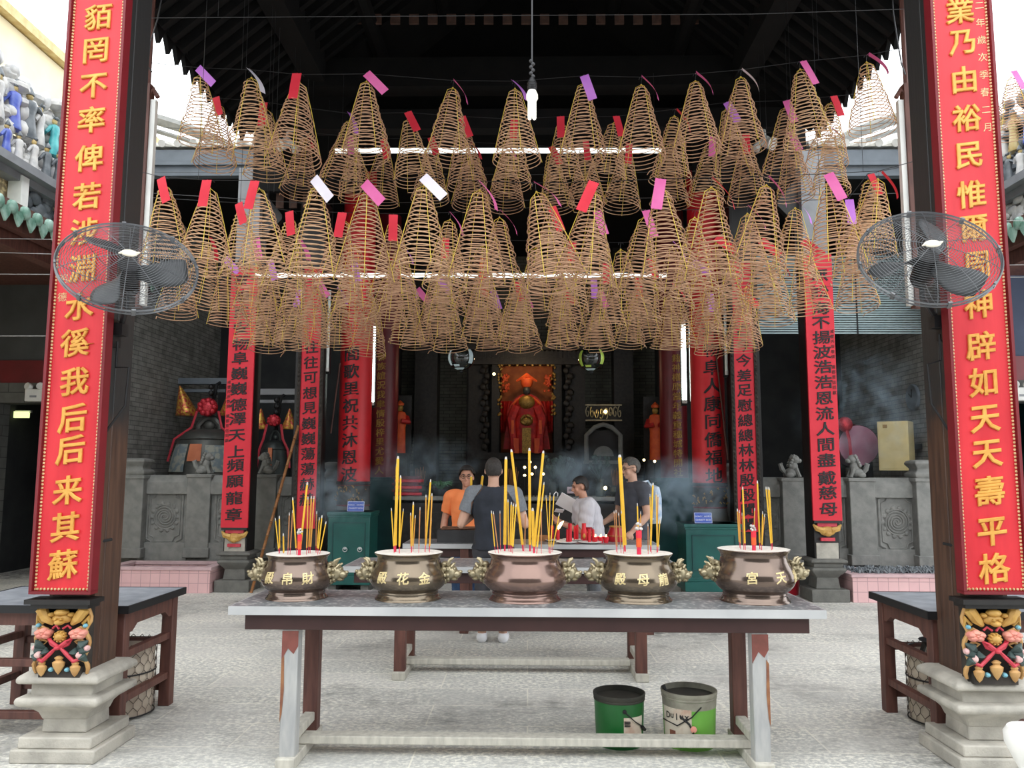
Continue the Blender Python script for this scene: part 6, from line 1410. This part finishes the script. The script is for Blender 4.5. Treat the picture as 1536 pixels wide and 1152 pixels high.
# ================================================================ people
class Body(B):
    """limbs and torso as overlapping volumes, fused into one skin afterwards"""
    def __init__(s): super().__init__(); s.seg = []
    def limb(s, name, pts, rs, n=14):
        pts = [Vector(p) for p in pts]
        s.tube(pts, rs, n)
        for p, r in zip(pts, rs): s.ball(p, r*.985, 12, 8)
        for (a, b_), (ra, rb) in zip(zip(pts, pts[1:]), zip(rs, rs[1:])): s.seg.append((name, a, b_, ra, rb))
    def loft(s, name, secs, n=24):
        """secs: (centre, rx, ry, tilt dir) stacked ellipses"""
        vs = []; fs = []; k = len(secs)
        for (c, rx, ry) in secs:
            for j in range(n): q = 2*PI*j/n; vs.append((c[0]+rx*math.cos(q), c[1]+ry*math.sin(q), c[2]))
        for i in range(k-1):
            for j in range(n): fs.append((i*n+j, i*n+(j+1) % n, (i+1)*n+(j+1) % n, (i+1)*n+j))
        fs.append(tuple(range(n-1, -1, -1))); fs.append(tuple((k-1)*n+j for j in range(n))); s.add(vs, fs)
        for (c, rx, ry), (c2, rx2, ry2) in zip(secs, secs[1:]):
            for q in (-.6, 0, .6): s.seg.append((name, Vector((c[0]+q*rx, c[1], c[2])), Vector((c2[0]+q*rx2, c2[1], c2[2])), min(rx, ry)*.95, min(rx2, ry2)*.95))
    def hand(s, w, d, up, curl=.5, size=1.0):
        """wrist, pointing direction, back-of-hand direction; five separate bent fingers"""
        d = Vector(d).normalized(); up = (Vector(up)-d*Vector(up).dot(d)).normalized(); side = d.cross(up); w = Vector(w)
        c = w+d*.05*size; s.tube([w, w+d*.03*size, w+d*.085*size], [.024*size, .036*size, .038*size], 10, M=None); s.seg.append(('hand', w, w+d*.18, .045, .045))
        s.ball(c, .032*size, 8, 6)
        for k, (o, L) in enumerate(((-.03, .070), (-.010, .082), (.010, .078), (.029, .060))):
            p = w+d*.082*size+side*o*size; a = p+(d*math.cos(curl*.6)-up*math.sin(curl*.6))*L*.45*size; b_ = a+(d*math.cos(curl*1.6)-up*math.sin(curl*1.6))*L*.35*size; e = b_+(d*math.cos(curl*2.3)-up*math.sin(curl*2.3))*L*.25*size
            s.tube([p-d*.015, p, a, b_, e], [.0095*size, .0095*size, .009*size, .0085*size, .0075*size], 8)
        p = w+d*.025*size-side*.028*size; s.tube([p, p+(d*.5-side*.8)*.028*size, p+(d*.9-side*.7-up*.4)*.05*size, p+(d*1.0-side*.4-up*.7)*.07*size], [.014*size, .012*size, .0105*size, .009*size], 8)
    def head(s, c, yaw_, tilt, k=1.0):
        M = Matrix.Translation(c) @ Matrix.Rotation(yaw_, 4, 'Z') @ Matrix.Rotation(tilt, 4, 'X') @ Matrix.Scale(k, 4); s.hm = M
        s.ball((0, .012, .02), (.076, .094, .098), 20, 14, M); s.ball((0, -.025, -.045), (.058, .066, .066), 16, 10, M); s.ball((0, -.07, -.085), (.026, .022, .022), 10, 7, M)
        s.tube([(0, -.088, .02), (0, -.108, -.015), (0, -.112, -.028)], [.009, .014, .015], 8, M=M); s.ball((0, -.10, -.03), (.02, .013, .01), 8, 6, M)
        s.ball((0, -.086, -.058), (.026, .012, .006), 8, 6, M); s.ball((0, -.085, -.066), (.022, .012, .006), 8, 6, M); s.ball((0, -.075, .04), (.055, .022, .012), 10, 7, M)
        for q in (-1, 1):
            s.ball((q*.078, .012, -.01), (.012, .022, .033), 10, 8, M); s.ball((q*.045, -.065, -.025), (.026, .024, .026), 10, 8, M)
        h = M @ Vector((0, 0, 0)); s.seg.append(('head', M @ Vector((0, .0, -.06)), M @ Vector((0, .01, .06)), .075, .09))
    def fuse(s, vox=.0085):
        me = mesh_of('tmp', s); o = bpy.data.objects.new('tmp', me); COL.objects.link(o)
        md = o.modifiers.new('r', 'REMESH'); md.mode = 'VOXEL'; md.voxel_size = vox; md.use_smooth_shade = True
        m2 = o.modifiers.new('s', 'SMOOTH'); m2.factor = .5; m2.iterations = 4
        dg = bpy.context.evaluated_depsgraph_get(); out = bpy.data.meshes.new_from_object(o.evaluated_get(dg))
        bpy.data.objects.remove(o); bpy.data.meshes.remove(me); out.shade_smooth(); return out
def labels(me, seg):
    n = len(me.vertices); co = np.empty(n*3); me.vertices.foreach_get('co', co); co = co.reshape(-1, 3); no = np.empty(n*3); me.vertices.foreach_get('normal', no); no = no.reshape(-1, 3)
    best = np.full(n, 1e9); lab = np.zeros(n, int); tt = np.zeros(n); names = []
    for i, (nm, a, b_, ra, rb) in enumerate(seg):
        a = np.array(a); d = np.array(b_)-a; t_ = np.clip(((co-a) @ d)/max(1e-9, d @ d), 0, 1); ds = np.linalg.norm(co-(a+t_[:, None]*d), axis=1)-(ra+(rb-ra)*t_)
        m_ = ds < best; best[m_] = ds[m_]; lab[m_] = i; tt[m_] = t_[m_]; names.append(nm)
    return co, no, np.array(names)[lab], tt
def garment(name, me, co, no, mask, off, m, parent, label=None, wr=.004, seed=0):
    """shell lifted off the body where mask is true, with soft folds"""
    keep = [p for p in me.polygons if all(mask[i] for i in p.vertices)]
    idx = {}; vs = []; fs = []
    for p in keep:
        f = []
        for i in p.vertices:
            if i not in idx:
                idx[i] = len(vs); x, y, z = co[i]; fold = math.sin(x*38+z*21+seed)*math.sin(z*33-x*14+y*25+seed)*wr+math.sin(z*9+y*30+seed)*wr*.8
                vs.append(tuple(co[i]+no[i]*(off+fold)))
            f.append(idx[i])
        fs.append(tuple(f))
    b = B(); b.v = vs; b.f = fs
    o = part(name, b, m, parent, label=label)
    if name != 'hair': md = o.modifiers.new('smooth', 'SMOOTH'); md.factor = .5; md.iterations = 30 if off > .03 else 5
    md = o.modifiers.new('solid', 'SOLIDIFY'); md.thickness = .008; md.offset = 0; return o
def dist(co, p): return np.linalg.norm(co-np.array(p), axis=1)
def stand(label, loc, rz, k, pose, look, wear, skin='skin', hairm='hair', glasses=False, hairlen=.02, lean=0.0, bulk=1.0):
    """standing figure; local -Y is the way it faces"""
    t = thing('person', label, 'person', loc, rz); t.scale = (k, k, k); s = Body(); g = bulk
    ly = lambda z: -lean*max(0, z-.9)                           # forward lean above the hips
    s.loft('hips', [((0, .0, .80), .15*g, .105*g), ((0, .005, .88), .165*g, .118*g), ((0, .0, .98), .155*g, .108*g)])
    s.loft('torso', [((0, ly(.96), .96), .155*g, .108*g), ((0, ly(1.08), 1.08), .148*g, .108*g), ((0, ly(1.22), 1.22), .168*g, .118*g), ((0, ly(1.34), 1.34), .178*g, .112*g), ((0, ly(1.41)+.005, 1.41), .155*g, .085*g), ((0, ly(1.46)+.01, 1.46), .075, .06)])
    s.limb('neck', [(0, ly(1.44)+.01, 1.42), (0, ly(1.54)-.0, 1.54)], [.056, .052])
    for q in (-1, 1):
        s.limb('leg', [(q*.09, 0, .86), (q*.10, -.01, .47), (q*.10, .02, .09)], [.092*g, .058*g, .042]); s.limb('foot', [(q*.10, .035, .045), (q*.105, -.06, .035), (q*.115, -.15, .028)], [.042, .042, .032])
        sh = Vector((q*.185*g, ly(1.39), 1.385)); el, wr = pose[q]; el = Vector(el); wr = Vector(wr)
        s.limb('clav', [(q*.08, ly(1.41), 1.40), sh], [.06, .058*g]); s.limb('upper', [sh, sh.lerp(el, .5), el], [.058*g, .05*g, .041]); s.limb('fore', [el, el.lerp(wr, .35), wr], [.041, .041*g, .027])
        d = (wr-el).normalized(); s.hand(wr, d, pose.get('up%d' % q, (q, 0, .2)), pose.get('curl%d' % q, .5))
    s.head(Vector((0, ly(1.6)-.015, 1.615)), look[0], look[1])
    me = s.fuse(); o = part('body', me, skin, t)
    co, no, lab, tt = labels(me, s.seg)
    hm = np.array(s.hm.inverted()); hc = co @ hm[:3, :3].T+hm[:3, 3]
    wear(t, me, co, no, lab, tt, s)
    hair = (lab == 'head') & (hc[:, 2] > .035) & ((hc[:, 1] > -.045) | (hc[:, 2] > .075)) | (lab == 'head') & (hc[:, 1] > .02) & (hc[:, 2] > -.055) & (np.abs(hc[:, 0]) < .076)
    garment('hair', me, co, no, hair, hairlen, hairm, t, wr=.003, seed=3)
    for q in (-1, 1):
        bb = B(); bb.ball((q*.032, -.083, .012), (.013, .006, .006), 8, 6, s.hm); part('eye', bb, 'eye_dark', t)
        bb = B(); bb.tube([(q*.015, -.094, .036), (q*.035, -.092, .04), (q*.052, -.08, .034)], [.003, .005, .002], 5, M=s.hm); part('eyebrow', bb, hairm, t)
    bb = B(); bb.tube([(-.022, -.094, -.063), (0, -.099, -.061), (.022, -.094, -.063)], [.001, .003, .001], 5, M=s.hm); part('mouth', bb, 'flower_pink', t)
    if glasses:
        bb = B()
        for q in (-1, 1):
            bb.tube([(q*.034+.026*math.cos(2*PI*i/14), -.102, .010+.019*math.sin(2*PI*i/14)) for i in range(14)], .0025, 5, closed=True, M=s.hm); bb.tube([(q*.06, -.10, .014), (q*.08, -.04, .014), (q*.085, .02, .006)], .0025, 5, M=s.hm)
        bb.tube([(-.009, -.104, .014), (.009, -.104, .014)], .0025, 5, M=s.hm); part('glasses', bb, 'black_metal', t)
    return t, s
def dress(shirt, pants, shoes, sleeve=.55, raglan=None, hem=.86, soff=.016, label=None, loose=0):
    def f(t, me, co, no, lab, tt, s):
        up = lab == 'upper'; k = np.zeros(len(co))
        segs = [sg for sg in s.seg if sg[0] == 'upper']                     # two sub-segments per arm: shoulder half, elbow half
        for i in (0, 2):
            a, m_, b_ = np.array(segs[i][1]), np.array(segs[i][2]), np.array(segs[i+1][2]); d = b_-a; tt_ = ((co-a) @ d)/(d @ d)
            near = up & (np.abs(co[:, 0]-(a+np.clip(tt_, 0, 1)[:, None]*d)[:, 0]) < .14); k = np.where(near, tt_, k)
        slv = up & (k < sleeve)
        tor = ((lab == 'torso') | (lab == 'clav') | ((lab == 'hips') & (co[:, 2] > hem))) & (co[:, 2] < 1.455)
        if raglan:
            rag = slv | (lab == 'clav') | ((lab == 'torso') & (np.abs(co[:, 0]) > .10+.9*np.maximum(0, 1.43-co[:, 2])) & (co[:, 2] > 1.2))
            [garment('sleeve', me, co, no, (slv | tor) & rag & (co[:, 0]*q > 0), soff+.001, raglan, t, label='gray raglan sleeve', seed=1) for q in (-1, 1)]; garment('shirt', me, co, no, (tor | slv) & ~(rag & (rag)), soff, shirt, t, seed=1)
        else: garment('shirt', me, co, no, tor | slv, soff+loose, shirt, t, label=label, seed=2, wr=.004+loose*.3)
        garment('trousers', me, co, no, ((lab == 'leg') & (co[:, 2] > .1)) | ((lab == 'hips') & (co[:, 2] < .97)), .009, pants, t, seed=5)
        garment('shoes', me, co, no, (lab == 'foot') | ((lab == 'leg') & (co[:, 2] < .09)), .007, shoes, t, wr=0)
    return f
# the man with his back to us, holding up incense
p = P(740, 760, 7.66); t, s = stand('person seen from behind, black shirt with gray raglan sleeves, arms raised in front', (p.x, 7.66, 0), PI, 1.68/1.72, {-1: ((-.31, .02, 1.10), (-.10, -.27, 1.28)), 1: ((.31, .02, 1.10), (.10, -.27, 1.28)), 'up-1': (-1, 0, .3), 'up1': (1, 0, .3), 'curl-1': .8, 'curl1': .8}, (0, .1), dress('navy_cloth', 'trousers', 'shoe_white', .62, 'gray_cloth'), skin='skin_pale', hairm='hair_dark', hairlen=.007, bulk=1.08)
# the man in orange
p = P(700, 760, 8.98); stand('person in an orange polo shirt and glasses facing us behind the third table', (p.x, 8.98, 0), R(-8), 1.605/1.72, {-1: ((-.27, .03, 1.12), (-.29, -.03, .88)), 1: ((.27, .03, 1.12), (.27, -.06, .88))}, (R(8), .06), dress('orange_cloth', 'jeans', 'shoe_dark', .72, hem=.80, label='orange polo shirt'), glasses=True, hairlen=.028, bulk=1.06)
# the reader in white
p = P(890, 780, 8.95); t, s = stand('person in a loose white shirt reading a paper, turned to the left', (p.x, 8.95, 0), R(-82), 1.50/1.72, {-1: ((-.22, -.16, 1.06), (-.05, -.42, 1.18)), 1: ((.22, -.16, 1.06), (.07, -.42, 1.16)), 'up-1': (0, -.3, -1), 'up1': (0, -.3, -1)}, (0, .30), dress('white_cloth', 'gray_cloth', 'shoe_dark', .95, hem=.82, label='loose white shirt', loose=.022), hairlen=.014, lean=.22, bulk=1.1)
pp = P(856, 757, 8.95); t = thing('paper_sheet', 'opened white paper held by the person in white', 'paper', pp); bb = B(); Mp = Matrix.Rotation(R(28), 4, 'Y') @ Matrix.Rotation(R(40), 4, 'X'); bb.box((0, 0, 0), (.30, .006, .19), Mp); part('sheet', bb, 'paper', t); bb = B(); bb.box((-.11, -.03, -.085), (.1, .006, .05), Mp @ Matrix.Rotation(R(30), 4, 'Z')); part('fold', bb, 'paper', t)
# the man in charcoal with a pack on his back
p = P(953, 780, 9.25); t, s = stand('person in a charcoal T-shirt and glasses, a pale pack on the back', (p.x, 9.25, 0), R(-62), 1.715/1.72, {-1: ((-.27, -.05, 1.10), (-.24, -.30, .98)), 1: ((.29, -.04, 1.10), (.24, -.22, .92)), 'up-1': (0, -.3, 1), 'up1': (1, -.3, .6)}, (R(-12), .22), dress('charcoal_cloth', 'gray_cloth', 'shoe_dark', .68, hem=.82, label='charcoal T-shirt'), skin='skin_pale', hairm='hair_gray', hairlen=.012, glasses=True, lean=.06, bulk=1.04)
M0 = Matrix.Translation((p.x, 9.25, 0)) @ Matrix.Rotation(R(-62), 4, 'Z')
t = thing('backpack', 'pale blue and white pack worn by the person in charcoal', 'backpack', tuple(M0 @ Vector((0, .23, .98))), R(-62))
bb = B(); bb.loft = None; bb.lathe([(.0, 0), (.13, .01), (.15, .08), (.15, .3), (.12, .42), (0, .46)], 18, sy=.6); part('sack', bb, 'bag_blue', t); bb = B()
for q in (-1, 1): bb.tube([(q*.1, -.05, .40), (q*.12, -.14, .49), (q*.125, -.26, .47), (q*.135, -.325, .34), (q*.15, -.28, .14), (q*.13, -.08, .06)], .013, 6)
part('strap', bb, 'bag_blue', t)
for px0, py0, px1, py1, lab in ((707, 715, 706, 800, 'thick yellow incense stick held upright left of the raised arms'), (724, 714, 716, 800, 'thick yellow incense stick held at a slant behind the black shirted shoulder')):
    a = P(px0, py0, 8.0); c = P(px1, py1-20, 7.98); b = B(); t = thing('incense_stick', lab, 'incense stick', c); bb = B(); bb.tube([(0, 0, 0), a-c], .0115, 8); part('stick', bb, 'stick_yellow', t); bb = B(); bb.tube([a-c, (a-c)*1.02], .008, 6); part('ash_tip', bb, 'tip_ash', t)

# ================================================================ drifting incense smoke
def smoke(px, py, Y, rx, rz_, dens, label, seed):
    p = P(px, py, Y); o = part('smoke_wisp', B().ball((0, 0, 0), (rx, .45, rz_), 24, 16), 'white_paint'); o.location = p; tag(o, label, 'smoke', kind='stuff')
    m = bpy.data.materials.new('smoke'); m.use_nodes = True; nt = m.node_tree; nt.nodes.clear(); out = nt.nodes.new('ShaderNodeOutputMaterial'); v = nt.nodes.new('ShaderNodeVolumePrincipled'); nt.links.new(v.outputs[0], out.inputs['Volume'])
    v.inputs['Color'].default_value = (.62, .80, .95, 1)
    tc = nt.nodes.new('ShaderNodeTexCoord'); nz = nt.nodes.new('ShaderNodeTexNoise'); nz.noise_dimensions = '4D'; nz.inputs['W'].default_value = seed; nz.inputs['Scale'].default_value = 3.2; nz.inputs['Detail'].default_value = 4; nz.inputs['Distortion'].default_value = 1.2
    nt.links.new(tc.outputs['Object'], nz.inputs['Vector']); mr = nt.nodes.new('ShaderNodeMapRange'); mr.inputs[1].default_value = .45; mr.inputs[2].default_value = .72; mr.inputs[4].default_value = dens; nt.links.new(nz.outputs['Fac'], mr.inputs[0])
    dv = nt.nodes.new('ShaderNodeVectorMath'); dv.operation = 'DIVIDE'; dv.inputs[1].default_value = (rx, .45, rz_); nt.links.new(tc.outputs['Object'], dv.inputs[0]); ln = nt.nodes.new('ShaderNodeVectorMath'); ln.operation = 'LENGTH'; nt.links.new(dv.outputs[0], ln.inputs[0])
    fo = nt.nodes.new('ShaderNodeMapRange'); fo.inputs[1].default_value = 1; fo.inputs[2].default_value = .3; nt.links.new(ln.outputs['Value'], fo.inputs[0]); mu = nt.nodes.new('ShaderNodeMath'); mu.operation = 'MULTIPLY'; nt.links.new(mr.outputs[0], mu.inputs[0]); nt.links.new(fo.outputs[0], mu.inputs[1]); nt.links.new(mu.outputs[0], v.inputs['Density'])
    o.data.materials.clear(); o.data.materials.append(m)
smoke(1022, 742, 9.6, .62, .5, 3.2, 'blue incense smoke drifting before the right green chests', 1.3)
smoke(872, 715, 10.4, .8, .45, 2.2, 'blue incense smoke drifting over the reader in white', 4.1)
smoke(640, 705, 10.4, .9, .5, 1.2, 'thin incense smoke drifting left of the man in orange', 7.7)
smoke(512, 740, 9.9, .6, .45, 2.2, 'thin incense smoke before the left green chest', 9.2)
smoke(1300, 620, 11.2, 1.1, 1.0, 1.4, 'bluish incense smoke hanging in the right porch', 12.4)
